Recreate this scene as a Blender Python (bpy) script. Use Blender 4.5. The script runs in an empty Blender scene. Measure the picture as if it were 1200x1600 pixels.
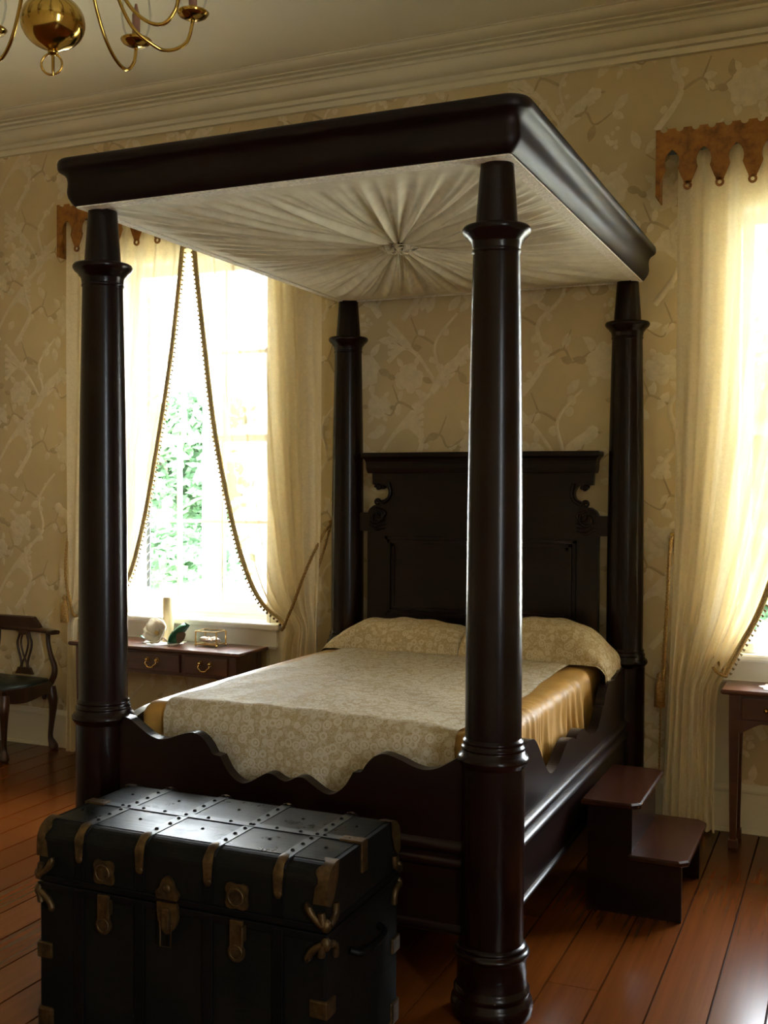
import bpy, bmesh, math, random
import numpy as np
from mathutils import Vector, Matrix
random.seed(7)
PI = math.pi
SC = bpy.context.scene
COL = SC.collection

# ------------------------------------------------------------------ camera
CAM_H = 1.677
yaw, pitch, roll = 0.4111, -0.0235, 0.0047
fw = Vector((-math.sin(yaw)*math.cos(pitch), math.cos(yaw)*math.cos(pitch), math.sin(pitch)))
rt = Vector((math.cos(yaw), math.sin(yaw), 0)); up = rt.cross(fw)
r2 = rt*math.cos(roll) + up*math.sin(roll); u2 = -rt*math.sin(roll) + up*math.cos(roll)
cd = bpy.data.cameras.new('camera'); cam = bpy.data.objects.new('camera', cd); COL.objects.link(cam)
cd.sensor_fit = 'HORIZONTAL'; cd.sensor_width = 36.0; cd.lens = 36.0*1695.7/1200.0
cd.clip_start = 0.05; cd.clip_end = 300
M3 = Matrix((r2, u2, -fw)).transposed().to_4x4(); M3.translation = Vector((0, 0, CAM_H))
cam.matrix_world = M3
SC.camera = cam

# ------------------------------------------------------------------ bright hazy sky, exposure
W = bpy.data.worlds.new('sky'); SC.world = W; W.use_nodes = True
bg = W.node_tree.nodes['Background']
bg.inputs[0].default_value = (0.86, 0.93, 1.0, 1); bg.inputs[1].default_value = 6.5
def portal(loc, rot, sx, sy):
    l = bpy.data.lights.new('window_portal', 'AREA'); l.shape = 'RECTANGLE'; l.size = sx; l.size_y = sy
    l.cycles.is_portal = True
    o = bpy.data.objects.new('window_portal', l); COL.objects.link(o); o.location = loc; o.rotation_euler = rot
portal((-3.675, 5.79, 1.96), (-PI/2, 0, 0), 1.09, 2.18)
portal((0.0, 5.79, 1.96), (-PI/2, 0, 0), 1.1, 2.18)
portal((2.29, -0.175, 1.96), (0, PI/2, 0), 2.18, 0.55)
vs = SC.view_settings
vs.view_transform = 'Standard'; vs.look = 'None'; vs.gamma = 1.0; vs.use_curve_mapping = False
vs.exposure = 3.0
SC.cycles.max_bounces = 10; SC.cycles.diffuse_bounces = 6; SC.cycles.transparent_max_bounces = 24
SC.cycles.sample_clamp_indirect = 2.0
SC.cycles.caustics_reflective = False; SC.cycles.caustics_refractive = False

# ------------------------------------------------------------------ materials
class NT:
    def __init__(s, name):
        m = bpy.data.materials.new(name); m.use_nodes = True; s.m = m; s.t = m.node_tree; s.t.nodes.clear()
        s.out = s.t.nodes.new('ShaderNodeOutputMaterial')
    def n(s, typ, **kw):
        nd = s.t.nodes.new('ShaderNode'+typ)
        for k, v in kw.items():
            if k.startswith('i_'):
                key = k[2:]; key = int(key) if key.isdigit() else key.replace('_', ' ')
                s.set(nd.inputs[key], v)
            else: setattr(nd, k, v)
        return nd
    def set(s, inp, v):
        if isinstance(v, bpy.types.NodeSocket): s.t.links.new(v, inp)
        elif isinstance(v, tuple) and len(v) == 3 and inp.type == 'RGBA': inp.default_value = (*v, 1)
        else: inp.default_value = v
    def coord(s, kind='Object', scale=(1, 1, 1)):
        tc = s.n('TexCoord'); mp = s.n('Mapping'); s.t.links.new(tc.outputs[kind], mp.inputs[0])
        mp.inputs['Scale'].default_value = scale; return mp.outputs[0]
    def ramp(s, f, stops):
        r = s.n('ValToRGB'); s.set(r.inputs[0], f)
        e = r.color_ramp.elements
        while len(e) < len(stops): e.new(0.5)
        for i, (p, c) in enumerate(stops):
            e[i].position = p; e[i].color = (*c, 1) if len(c) == 3 else c
        return r.outputs[0]
    def mix(s, f, a, b):
        x = s.n('Mix', data_type='RGBA'); s.set(x.inputs[0], f); s.set(x.inputs[6], a); s.set(x.inputs[7], b); return x.outputs[2]
    def math(s, op, a, b=0.0):
        x = s.n('Math', operation=op); s.set(x.inputs[0], a); s.set(x.inputs[1], b); return x.outputs[0]
    def bump(s, h, st=0.3, d=0.01):
        b = s.n('Bump'); s.set(b.inputs['Height'], h); b.inputs['Strength'].default_value = st; b.inputs['Distance'].default_value = d
        return b.outputs[0]
    def done(s, sh):
        s.t.links.new(sh, s.out.inputs[0]); return s.m
    def principled(s, **kw):
        kw = {("Specular IOR Level" if k == "Specular_IOR_Level" else k): v for k, v in kw.items()}
        p = s.n('BsdfPrincipled')
        for k, v in kw.items(): s.set(p.inputs[k.replace('_', ' ')], v)
        return p.outputs[0]
def noise(t, v, sc, det=3.0, rough=0.55):
    n = t.n('TexNoise'); t.set(n.inputs['Vector'], v); n.inputs['Scale'].default_value = sc
    n.inputs['Detail'].default_value = det; n.inputs['Roughness'].default_value = rough; return n.outputs[0]
def wood(name, a, b, rough, scale, coat=0.0, bumpst=0.0, per_object=0.0, spec=0.5):
    t = NT(name); v = t.coord('Object', scale)
    n1 = noise(t, v, 3.0, 6.0, 0.6)
    c = t.ramp(n1, [(0.3, a), (0.7, b)])
    if per_object:
        oi = t.n('ObjectInfo'); f = t.math('ADD', t.math('MULTIPLY', oi.outputs['Random'], per_object), 1-per_object/2)
        hs = t.n('HueSaturation'); t.set(hs.inputs['Color'], c); t.set(hs.inputs['Value'], f); c = hs.outputs[0]
    kw = dict(Base_Color=c, Roughness=rough, Coat_Weight=coat, Coat_Roughness=0.12)
    kw['Specular_IOR_Level'] = spec
    if bumpst:
        w = noise(t, t.coord('Object', (1, 0.45, 1)), 9.0, 2.0); kw['Normal'] = t.bump(w, bumpst, 0.01)
    return t.done(t.principled(**kw))
def plain(name, col, rough=0.6, metal=0.0, var=0.15, sc=25.0, bump=0.0, spec=0.5):
    t = NT(name); v = t.coord(); n1 = noise(t, v, sc, 4.0)
    d = tuple(max(0, x*(1-var)) for x in col); l = tuple(min(1, x*(1+var)) for x in col)
    kw = dict(Base_Color=t.ramp(n1, [(0.3, d), (0.7, l)]), Roughness=rough, Metallic=metal)
    kw['Specular_IOR_Level'] = spec
    if bump: kw['Normal'] = t.bump(n1, bump, 0.004)
    return t.done(t.principled(**kw))
def glass_mat(name, tint=(0.97, 0.98, 0.98), rough=0.0):
    t = NT(name); lw = t.n('LayerWeight', i_Blend=0.12)
    n1 = noise(t, t.coord(), 6.0)
    g = t.n('BsdfGlossy', i_Roughness=rough); t.set(g.inputs['Normal'], t.bump(n1, 0.02, 0.002))
    tr = t.n('BsdfTransparent', i_Color=tint)
    mx = t.n('MixShader'); t.set(mx.inputs[0], t.math('MULTIPLY', lw.outputs['Fresnel'], 0.6)); t.set(mx.inputs[1], tr.outputs[0]); t.set(mx.inputs[2], g.outputs[0])
    return t.done(mx.outputs[0])
def lace_cloth(name, col, open_, scale, satin=None):
    """woven net with rosettes; satin=None gives see-through holes, else the lining colour below"""
    t = NT(name); v = t.coord()
    vo = t.n('TexVoronoi', feature='F1'); t.set(vo.inputs['Vector'], v); vo.inputs['Scale'].default_value = scale; vo.inputs['Randomness'].default_value = 0.75
    d = vo.outputs['Distance']
    def lt(a, b): return t.math('LESS_THAN', a, b)
    disc = t.math('MULTIPLY', lt(d, 0.47), t.math('SUBTRACT', 1.0, t.math('MULTIPLY', lt(d, 0.30), t.math('GREATER_THAN', d, 0.20))))
    v3 = t.n('TexVoronoi', feature='F1'); t.set(v3.inputs['Vector'], v); v3.inputs['Scale'].default_value = scale*2.3
    dots = t.math('MULTIPLY', lt(v3.outputs['Distance'], 0.42), 0.72)
    v2 = t.n('TexVoronoi', feature='DISTANCE_TO_EDGE'); t.set(v2.inputs['Vector'], v); v2.inputs['Scale'].default_value = scale*5.5
    net = t.math('MULTIPLY', lt(v2.outputs['Distance'], 0.16), 0.55)
    pat = t.math('MAXIMUM', t.math('MAXIMUM', disc, dots), net)
    nb = t.bump(pat, 0.35, 0.002)
    if satin:
        c = t.mix(t.math('ADD', t.math('MULTIPLY', pat, 0.80), 0.06), satin, col)
        return t.done(t.principled(Base_Color=c, Roughness=0.75, Specular_IOR_Level=0.25, Normal=nb))
    df = t.n('BsdfDiffuse', i_Color=col); tl = t.n('BsdfTranslucent', i_Color=col)
    m1 = t.n('MixShader', i_0=0.08); t.set(m1.inputs[1], df.outputs[0]); t.set(m1.inputs[2], tl.outputs[0])
    tr = t.n('BsdfTransparent'); lw = t.n('LayerWeight', i_Blend=0.5)
    thin = t.math('SUBTRACT', 0.19, t.math('MULTIPLY', pat, 0.11))
    op = t.math('SUBTRACT', 1.0, t.math('MULTIPLY', thin, t.math('POWER', t.math('SUBTRACT', 1.0, lw.outputs['Facing']), 1.3)))
    m2 = t.n('MixShader'); t.set(m2.inputs[0], op)
    t.set(m2.inputs[1], tr.outputs[0]); t.set(m2.inputs[2], m1.outputs[0])
    return t.done(m2.outputs[0])

MAHOG = wood('dark_mahogany', (0.0045, 0.0013, 0.0011), (0.0105, 0.0030, 0.0022), 0.24, (4, 4, 0.5), coat=0.0, spec=0.22)
MAHOG_H = wood('dark_mahogany_rail', (0.0045, 0.0013, 0.0011), (0.0115, 0.0031, 0.0023), 0.30, (0.5, 0.5, 5), coat=0.0, spec=0.28)
MAHOG_T = wood('dull_mahogany_tester', (0.0045, 0.0013, 0.0011), (0.0110, 0.0031, 0.0023), 0.46, (0.5, 0.5, 5), coat=0.0, spec=0.20)
STEPW = wood('red_mahogany', (0.014, 0.0035, 0.0014), (0.036, 0.0095, 0.0034), 0.24, (0.8, 6, 6), coat=0.0, spec=0.3)
DESKW = wood('desk_mahogany', (0.048, 0.0125, 0.0050), (0.105, 0.029, 0.0105), 0.3, (0.8, 6, 6), coat=0.3)
CHAIRW = wood('chair_walnut', (0.026, 0.0080, 0.0032), (0.060, 0.0185, 0.0065), 0.33, (5, 5, 0.8), coat=0.2)
FLOORW = wood('pine_floor', (0.098, 0.0250, 0.0036), (0.130, 0.0340, 0.0050), 0.23, (13, 0.35, 13), bumpst=0.025, per_object=0.35, spec=0.26)
SUBFL = plain('floor_gap_dark', (0.012, 0.006, 0.004), 0.9)
PLASTER = plain('ceiling_plaster', (0.86, 0.81, 0.65), 0.9, var=0.03, sc=2)
TRIMW = plain('cream_trim_paint', (0.74, 0.67, 0.50), 0.6, var=0.012, sc=4)
WINW = plain('white_window_paint', (0.78, 0.77, 0.72), 0.45, var=0.03, sc=4)
WALLP = plain('wallpaper_tan', (0.62, 0.49, 0.28), 0.85, var=0.09, sc=3.0)
MOTIF = plain('wallpaper_cream_motif', (0.70, 0.595, 0.41), 0.8, var=0.08, sc=30)
STEMC = plain('wallpaper_brown_stem', (0.48, 0.365, 0.205), 0.85, var=0.08, sc=30)
def satin(name, col, rough, st):
    t = NT(name); v = t.coord('Object', (1, 1, 1)); n1 = noise(t, v, 14.0, 3.0)
    d = tuple(x*0.85 for x in col)
    return t.done(t.principled(Base_Color=t.ramp(n1, [(0.3, d), (0.7, col)]), Roughness=rough, Specular_IOR_Level=0.3, Normal=t.bump(n1, st, 0.006)))
SATIN = satin('gold_satin', (0.46, 0.25, 0.058), 0.5, 0.12)
LINING = satin('cream_tester_cloth', (0.72, 0.66, 0.50), 0.75, 0.1)
BANDC = plain('braid_band_cloth', (0.74, 0.68, 0.58), 0.85, sc=90, var=0.2, bump=0.6)
LACE_BED = lace_cloth('lace_over_gold', (0.58, 0.525, 0.41), 0, 27.0, satin=(0.33, 0.225, 0.085))
LACE_PIL = lace_cloth('lace_pillow', (0.66, 0.56, 0.37), 0, 28.0, satin=(0.36, 0.235, 0.085))
LACE_CUR = lace_cloth('curtain_lace', (0.92, 0.81, 0.57), 0.45, 38.0)
CORD = plain('gold_cord', (0.38, 0.22, 0.06), 0.5, sc=160, var=0.6, bump=0.8)
BRAID = plain('pale_gold_braid', (0.60, 0.45, 0.20), 0.6, sc=200, var=0.5, bump=0.8)
TASSEL = plain('tassel_brown', (0.20, 0.13, 0.05), 0.7, sc=90, var=0.4)
BRASS = plain('polished_brass', (0.44, 0.285, 0.065), 0.14, 1.0, var=0.06)
BRASSP = plain('drawer_brass', (0.75, 0.52, 0.20), 0.25, 1.0, var=0.06)
OLDBR = plain('aged_brass', (0.085, 0.050, 0.018), 0.45, 0.75, var=0.5, sc=40, bump=0.3)
def pelm():
    t = NT('bronzed_pelmet'); v = t.coord(); n1 = noise(t, v, 18.0, 6.0, 0.7)
    c = t.ramp(n1, [(0.25, (0.09, 0.034, 0.006)), (0.5, (0.31, 0.125, 0.016)), (0.75, (0.44, 0.19, 0.028))])
    return t.done(t.principled(Base_Color=c, Roughness=0.5, Metallic=0.35, Normal=t.bump(n1, 0.2, 0.003)))
PELM = pelm()
def trunk_mats():
    t = NT('trunk_black_canvas'); v = t.coord(); n1 = noise(t, v, 60.0, 3.0); n2 = noise(t, v, 6.0, 4.0)
    c = t.ramp(n2, [(0.3, (0.0028, 0.0028, 0.0025)), (0.75, (0.0070, 0.0065, 0.0052))])
    a = t.done(t.principled(Base_Color=c, Roughness=0.55, Specular_IOR_Level=0.12, Normal=t.bump(n1, 0.35, 0.002)))
    t = NT('trunk_top_leather'); v = t.coord(); n1 = noise(t, v, 9.0, 6.0, 0.7); n3 = noise(t, t.coord('Object', (1, 14, 1)), 5.0, 3.0)
    c = t.ramp(n1, [(0.3, (0.0045, 0.0056, 0.0054)), (0.6, (0.0105, 0.0125, 0.0118)), (0.8, (0.022, 0.025, 0.023))])
    r = t.ramp(n1, [(0.3, (0.24,)*3), (0.7, (0.40,)*3)])
    b = t.done(t.principled(Base_Color=c, Roughness=r, Specular_IOR_Level=0.11, Normal=t.bump(t.math('ADD', n1, n3), 0.12, 0.004)))
    return a, b
TRUNKC, TRUNKT = trunk_mats()
SLAT = plain('trunk_dark_slat', (0.0022, 0.0022, 0.0026), 0.45, spec=0.15)
BANDM = plain('trunk_metal_band', (0.018, 0.020, 0.021), 0.38, 0.5, var=0.3, sc=30)
GLASS = glass_mat('window_glass'); CLEARG = glass_mat('clear_glass', (0.98, 0.99, 0.99))
WAX = plain('ivory_wax', (0.80, 0.62, 0.36), 0.5, var=0.03)
def petal_mat():
    t = NT('white_petal'); n1 = noise(t, t.coord(), 30.0); c = t.ramp(n1, [(0.3, (0.84, 0.78, 0.66)), (0.7, (0.90, 0.86, 0.77))])
    a = t.n('BsdfDiffuse'); b = t.n('BsdfTranslucent'); t.set(a.inputs[0], c); t.set(b.inputs[0], c)
    mx = t.n('MixShader', i_0=0.35); t.set(mx.inputs[1], a.outputs[0]); t.set(mx.inputs[2], b.outputs[0]); return t.done(mx.outputs[0])
PETAL = petal_mat(); YELL = plain('flower_heart', (0.60, 0.42, 0.16), 0.7)
LEAF = plain('glossy_leaf', (0.035, 0.16, 0.075), 0.35, var=0.25); LEAFB = plain('brown_leaf_back', (0.28, 0.17, 0.10), 0.6)
DOILY = plain('white_crochet', (0.78, 0.74, 0.68), 0.9, sc=140, var=0.25, bump=0.5)
SHELL = plain('pink_seashell', (0.85, 0.64, 0.52), 0.5, sc=40, var=0.25)
PORC = plain('cream_porcelain', (0.80, 0.76, 0.62), 0.4)
GREENL = plain('green_leather', (0.008, 0.018, 0.014), 0.4, sc=60, var=0.2, bump=0.2)
SLEEVE = plain('candle_sleeve', (0.22, 0.09, 0.05), 0.5)
BOUNCEG = plain('pale_bounce_ground', (0.66, 0.65, 0.52), 0.9, sc=3, var=0.2)  # ground colour paled to stand in for sunlight bouncing up through the windows
LEAVES = plain('tree_leaves', (0.060, 0.130, 0.055), 0.9, sc=2.0, var=0.45); BARK = plain('bark', (0.30, 0.25, 0.20), 0.9, sc=9, var=0.4)
EXTW = plain('white_exterior_paint', (0.85, 0.85, 0.85), 0.6, var=0.02)
SHUTG = plain('grey_shutter_paint', (0.035, 0.045, 0.05), 0.6)

# ------------------------------------------------------------------ mesh helpers (vertices are given in world space)
class MB:
    def __init__(s): s.v = []; s.f = []; s.sm = []
    def add(s, vs_, fs, smooth=False):
        o = len(s.v); s.v += [tuple(p) for p in vs_]; s.f += [tuple(i+o for i in f) for f in fs]; s.sm += [smooth]*len(fs); return s
    def box(s, x0, x1, y0, y1, z0, z1):
        v = [(x, y, z) for z in (z0, z1) for y in (y0, y1) for x in (x0, x1)]
        return s.add(v, [(0, 2, 3, 1), (4, 5, 7, 6), (0, 1, 5, 4), (2, 6, 7, 3), (0, 4, 6, 2), (1, 3, 7, 5)])
    def bbox(s, x0, x1, y0, y1, z0, z1, b=0.005, seg=2):
        bm = bmesh.new(); bmesh.ops.create_cube(bm, size=1)
        for v in bm.verts: v.co = Vector(((x0+x1)/2+v.co.x*(x1-x0), (y0+y1)/2+v.co.y*(y1-y0), (z0+z1)/2+v.co.z*(z1-z0)))
        bmesh.ops.bevel(bm, geom=bm.edges[:], offset=b, segments=seg, profile=0.5, affect='EDGES')
        bm.verts.index_update()
        s.add([v.co[:] for v in bm.verts], [[v.index for v in f.verts] for f in bm.faces], False); bm.free(); return s
    def grid(s, P, smooth=True, closed_u=False, closed_v=False):
        """P[i][j] -> point; i rows, j columns"""
        n, m = len(P), len(P[0]); v = [p for r in P for p in r]; f = []
        for i in range(n if closed_u else n-1):
            for j in range(m if closed_v else m-1):
                a, b = (i+1) % n, (j+1) % m
                f.append((i*m+j, i*m+b, a*m+b, a*m+j))
        return s.add(v, f, smooth)
    def lathe(s, prof, cx=0, cy=0, cz=0, seg=32, cap=True):
        P = [[(cx+r*math.cos(2*PI*k/seg), cy+r*math.sin(2*PI*k/seg), cz+z) for k in range(seg)] for r, z in prof]
        s.grid(P, True, closed_v=True)
        if cap:
            if prof[0][0] > 1e-4: s.add(P[0], [tuple(range(seg))[::-1]])
            if prof[-1][0] > 1e-4: s.add(P[-1], [tuple(range(seg))])
        return s
    def tube(s, pts, r, seg=8, closed=False):
        pts = [Vector(p) for p in pts]; n = len(pts); R = r if isinstance(r, (list, tuple)) else [r]*n; rows = []
        nrm = None
        for i, p in enumerate(pts):
            a = pts[(i-1) % n] if (closed or i > 0) else p; b = pts[(i+1) % n] if (closed or i < n-1) else p
            t = (b-a); t = t.normalized() if t.length > 1e-9 else Vector((0, 0, 1))
            if nrm is None:
                nrm = t.orthogonal().normalized()
            nrm = (nrm - t*nrm.dot(t)); nrm = nrm.normalized() if nrm.length > 1e-6 else t.orthogonal().normalized()
            bi = t.cross(nrm)
            rows.append([p + (nrm*math.cos(2*PI*k/seg)+bi*math.sin(2*PI*k/seg))*R[i] for k in range(seg)])
        s.grid(rows, True, closed_u=closed, closed_v=True)
        if not closed:
            s.add(rows[0], [tuple(range(seg))]); s.add(rows[-1], [tuple(range(seg))[::-1]])
        return s
    def prism(s, poly, axis, a, b):
        """poly: 2-D outline; axis 'y': (x,z) extruded y=a..b, 'x': (y,z), 'z': (x,y)"""
        def P(p, d): return {'y': (p[0], d, p[1]), 'x': (d, p[0], p[1]), 'z': (p[0], p[1], d)}[axis]
        n = len(poly); v = [P(p, a) for p in poly]+[P(p, b) for p in poly]
        f = [tuple(range(n)), tuple(range(2*n-1, n-1, -1))]+[(i, i+n, (i+1) % n+n, (i+1) % n) for i in range(n)]
        return s.add(v, f)
    def ball(s, c, rx, ry=None, rz=None, seg=16, rings=10):
        ry = ry or rx; rz = rz or rx
        P = [[(c[0]+rx*math.sin(PI*i/rings)*math.cos(2*PI*k/seg), c[1]+ry*math.sin(PI*i/rings)*math.sin(2*PI*k/seg), c[2]+rz*math.cos(PI*i/rings)) for k in range(seg)] for i in range(rings+1)]
        return s.grid(P, True, closed_v=True)
    def build(s, name, mat, parent=None, origin=None, **tags):
        me = bpy.data.meshes.new(name)
        o0 = Vector(origin) if origin is not None else (worg(parent) if parent else Vector((0, 0, 0)))
        me.from_pydata([(x-o0.x, y-o0.y, z-o0.z) for x, y, z in s.v], [], s.f)
        me.polygons.foreach_set('use_smooth', s.sm)
        bm = bmesh.new(); bm.from_mesh(me); bmesh.ops.recalc_face_normals(bm, faces=bm.faces[:]); bm.to_mesh(me); bm.free()
        me.materials.append(mat); me.update()
        o = bpy.data.objects.new(name, me); COL.objects.link(o)
        if parent is not None:
            o.parent = parent; o.location = o0-worg(parent)
        else: o.location = o0
        for k, v in tags.items(): o[k] = v
        return o
def worg(o):
    p = Vector((0, 0, 0))
    while o is not None: p = p+o.location; o = o.parent
    return p
def thing(name, loc, label, cat, group=None):
    o = bpy.data.objects.new(name, None); COL.objects.link(o); o.location = loc; o.empty_display_size = 0.1
    o['label'] = label; o['category'] = cat
    if group: o['group'] = group
    return o
def tagd(label, cat, group=None):
    d = dict(label=label, category=cat)
    if group: d['group'] = group
    return d
ST = dict(kind='structure')
def lerp(a, b, t): return a+(b-a)*t
def interp(t, xs, ys): return float(np.interp(t, xs, ys))
def cr(pts, n=8, closed=False):
    """Catmull-Rom through points of any dimension"""
    P = [np.array(p, float) for p in pts]; N = len(P); out = []
    for i in range(N if closed else N-1):
        if closed: a, b, c, d = P[(i-1) % N], P[i], P[(i+1) % N], P[(i+2) % N]
        else: a, b, c, d = P[max(i-1, 0)], P[i], P[i+1], P[min(i+2, N-1)]
        for k in range(n):
            t = k/n
            out.append(tuple(0.5*((2*b)+(c-a)*t+(2*a-5*b+4*c-d)*t*t+(3*b-a-3*c+d)*t**3)))
    if not closed: out.append(tuple(P[-1]))
    return out

# ================================================================== SETTING
XL, XR, YF, YB, ZC = -5.7, 2.05, -1.3, 5.52, 4.01
WO = [(-4.22, -3.13), (-0.55, 0.55)]; WZ0, WZ1 = 0.87, 3.05; YO = 5.80
mb = MB()
xs = [XL-0.2, WO[0][0], WO[0][1], WO[1][0], WO[1][1], XR+0.2]
for i in range(5):
    if i in (1, 3):
        mb.box(xs[i], xs[i+1], YB, YO, -0.6, WZ0); mb.box(xs[i], xs[i+1], YB, YO, WZ1, ZC+0.3)
    else: mb.box(xs[i], xs[i+1], YB, YO, -0.6, ZC+0.3)
WALL = mb.build('wall_back', WALLP, **ST)
MB().box(XL-0.2, XL, YF-0.2, YB, -0.6, ZC+0.3).build('wall_left', WALLP, **ST)
mb = MB(); RW = (-0.45, 0.10)
mb.box(XR, XR+0.25, YF-0.2, RW[0], -0.6, ZC+0.3).box(XR, XR+0.25, RW[1], YB, -0.6, ZC+0.3)
mb.box(XR, XR+0.25, RW[0], RW[1], -0.6, WZ0).box(XR, XR+0.25, RW[0], RW[1], WZ1, ZC+0.3)
mb.build('wall_right', WALLP, **ST)
MB().box(XL-0.2, XR+0.25, YF-0.2, YF, -0.6, ZC+0.3).build('wall_front', WALLP, **ST)
MB().box(XL, XR, YF, YB, ZC, ZC+0.25).build('ceiling', PLASTER, **ST)
# wallpaper relief: peonies, leaves, branches, long-tailed birds
def wall_relief():
    m = MB(); st = MB()
    def fan(mm, pts, cx, cz, h):
        n = len(pts); yb = YB-0.0008
        mm.add([(cx, YB-h, cz)]+[(x, yb, z) for x, z in pts], [(0, i+1, (i+1) % n+1) for i in range(n)], True)
    def disc(x, z, r, h=0.004, n=9, wob=0.15):
        fan(m, [(x+r*(1+random.uniform(-wob, wob))*math.cos(2*PI*k/n), z+r*(1+random.uniform(-wob, wob))*math.sin(2*PI*k/n)) for k in range(n)], x, z, h)
    def leaf(x, z, a, L, w, mm=None):
        c, s_ = math.cos(a), math.sin(a); pr = [(0, 0), (.25, .8), (.5, 1), (.75, .7), (1, 0), (.75, -.7), (.5, -1), (.25, -.8)]
        fan(mm or m, [(x+c*u*L-s_*v*w, z+s_*u*L+c*v*w) for u, v in pr], x+c*L*.5, z+s_*L*.5, 0.004)
    def stroke(pts, w0, w1, mm, h=0.003):
        pts = cr(pts, 5); n = len(pts); L = []; C = []; Rr = []
        for i, p in enumerate(pts):
            a = pts[max(i-1, 0)]; b = pts[min(i+1, n-1)]; dx, dz = b[0]-a[0], b[1]-a[1]; l = math.hypot(dx, dz) or 1
            w = lerp(w0, w1, i/(n-1)); nx, nz = -dz/l*w, dx/l*w
            L.append((p[0]+nx, YB-0.0006, p[1]+nz)); C.append((p[0], YB-h, p[1])); Rr.append((p[0]-nx, YB-0.0006, p[1]-nz))
        mm.grid([L, C, Rr], True)
    def peony(x, z, s):
        for k in range(7):
            a = 2*PI*k/7+random.random()*.5; disc(x+s*.62*math.cos(a), z+s*.55*math.sin(a), s*.42)
        for k in range(4):
            a = 2*PI*k/4; disc(x+s*.25*math.cos(a), z+s*.25*math.sin(a), s*.3, 0.007)
        for k in range(6):
            a = 2*PI*k/6; leaf(x+s*.9*math.cos(a), z+s*.85*math.sin(a), a+random.uniform(-.5, .5), s*random.uniform(.5, .9), s*.2, st if k % 3 == 0 else m)
    def berry(x, z, s):
        for i in range(11): disc(x+random.uniform(-s, s)*.6, z+random.uniform(-s, s), s*.24, 0.005, 7)
    def bird(x, z, s, fl):
        stroke([(x, z), (x+fl*.16*s, z-.10*s), (x+fl*.30*s, z-.30*s)], .055*s, .03*s, m, .007)
        disc(x-fl*.02*s, z+.03*s, .055*s, .008)
        leaf(x-fl*.06*s, z+.03*s, 0 if fl < 0 else PI, .05*s, .012*s, st)
        for k in range(6):
            e = .06*k*s
            stroke([(x+fl*.26*s, z-.22*s), (x+fl*(.42*s+e*.3), z+.02*s+e*.3), (x+fl*(.72*s), z+.30*s-e*1.2+.05*s)], .012*s, .022*s, m)
        leaf(x+fl*.06*s, z-.02*s, -PI/2+fl*.7, .26*s, .06*s)
    def tile(x, z):
        br = [(x-.02, z-.02), (x+.10, z+.16), (x+.06, z+.34), (x+.20, z+.50), (x+.17, z+.70), (x+.30, z+.86)]
        stroke(br, .017, .007, m, .006)
        for p, q in ((1, 1), (2, -1), (3, 1), (4, -1)):
            bx, bz = br[p]; e = [(bx, bz), (bx+q*.10, bz+.05), (bx+q*.15, bz-.02), (bx+q*.24, bz+.03)]
            stroke(e, .008, .004, st); stroke([e[1], (e[1][0]+q*.04, e[1][1]+.10)], .006, .003, st)
            for k in range(3): leaf(e[k+1][0], e[k+1][1], random.uniform(0, 2*PI), random.uniform(.05, .10), .022, m if random.random() < .75 else st)
        for i in range(14):
            t = random.random()*4.6; p = int(t); u = t-p
            disc(lerp(br[p][0], br[p+1][0], u)+random.uniform(-.035, .035), lerp(br[p][1], br[p+1][1], u)+random.uniform(-.03, .03), random.uniform(.012, .026))
        peony(x+.42, z+.14, .105); peony(x+.02, z+.52, .085); berry(x+.44, z+.40, .055); peony(x+.52, z+.80, .07)
        bird(x+.34, z+.62, .62, 1 if random.random() < .8 else -1)
        for i in range(6): leaf(x+random.random()*.66, z+random.random()*.9, random.uniform(0, 2*PI), random.uniform(.06, .12), .025)
    for i in range(8):
        for j in range(5): tile(-5.68+.68*i, -.1+.86*j+(.43 if i % 2 else 0)-.3)
    for mm, mat, nm in ((m, MOTIF, 'embossed_motif'), (st, STEMC, 'embossed_stem')):
        v = np.array(mm.v); out = MB(); keep = []
        for f in mm.f:
            c = v[list(f)].mean(0)
            if any(a-.05 < c[0] < b+.05 and WZ0-.05 < c[2] < WZ1+.05 for a, b in WO) or c[2] > 3.83 or c[2] < .22 or c[0] > .3: continue
            keep.append(f)
        used = sorted({i for f in keep for i in f}); mp = {k: i for i, k in enumerate(used)}
        out.add([mm.v[i] for i in used], [tuple(mp[i] for i in f) for f in keep], True)
        out.build(nm, mat, WALL, kind='stuff')
wall_relief()
# floor of separate planks
FL = MB().box(XL, XR, YF, YB, -0.3, -0.012).build('floor', SUBFL, **ST)
x = XL+0.02; i = 0
while x < XR-0.02:
    w = (0.174, 0.182, 0.168, 0.178)[i % 4]; xe = min(x+w, XR)
    cuts = [YF]; y = YF+random.uniform(0.8, 3.0)
    while y < YB-0.6: cuts.append(y); y += random.uniform(2.2, 3.6)
    cuts.append(YB)
    for a, b in zip(cuts, cuts[1:]):
        g = 0.0016
        MB().add([(x+g, a+g, -.012), (xe-g, a+g, -.012), (xe-g, b-g, -.012), (x+g, b-g, -.012), (x+g+.002, a+g, 0), (xe-g-.002, a+g, 0), (xe-g-.002, b-g, 0), (x+g+.002, b-g, 0)],
                 [(4, 5, 6, 7), (0, 1, 5, 4), (1, 2, 6, 5), (2, 3, 7, 6), (3, 0, 4, 7)]).build('plank', FLOORW, FL, origin=(x, a, 0))
    x = xe; i += 1
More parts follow.
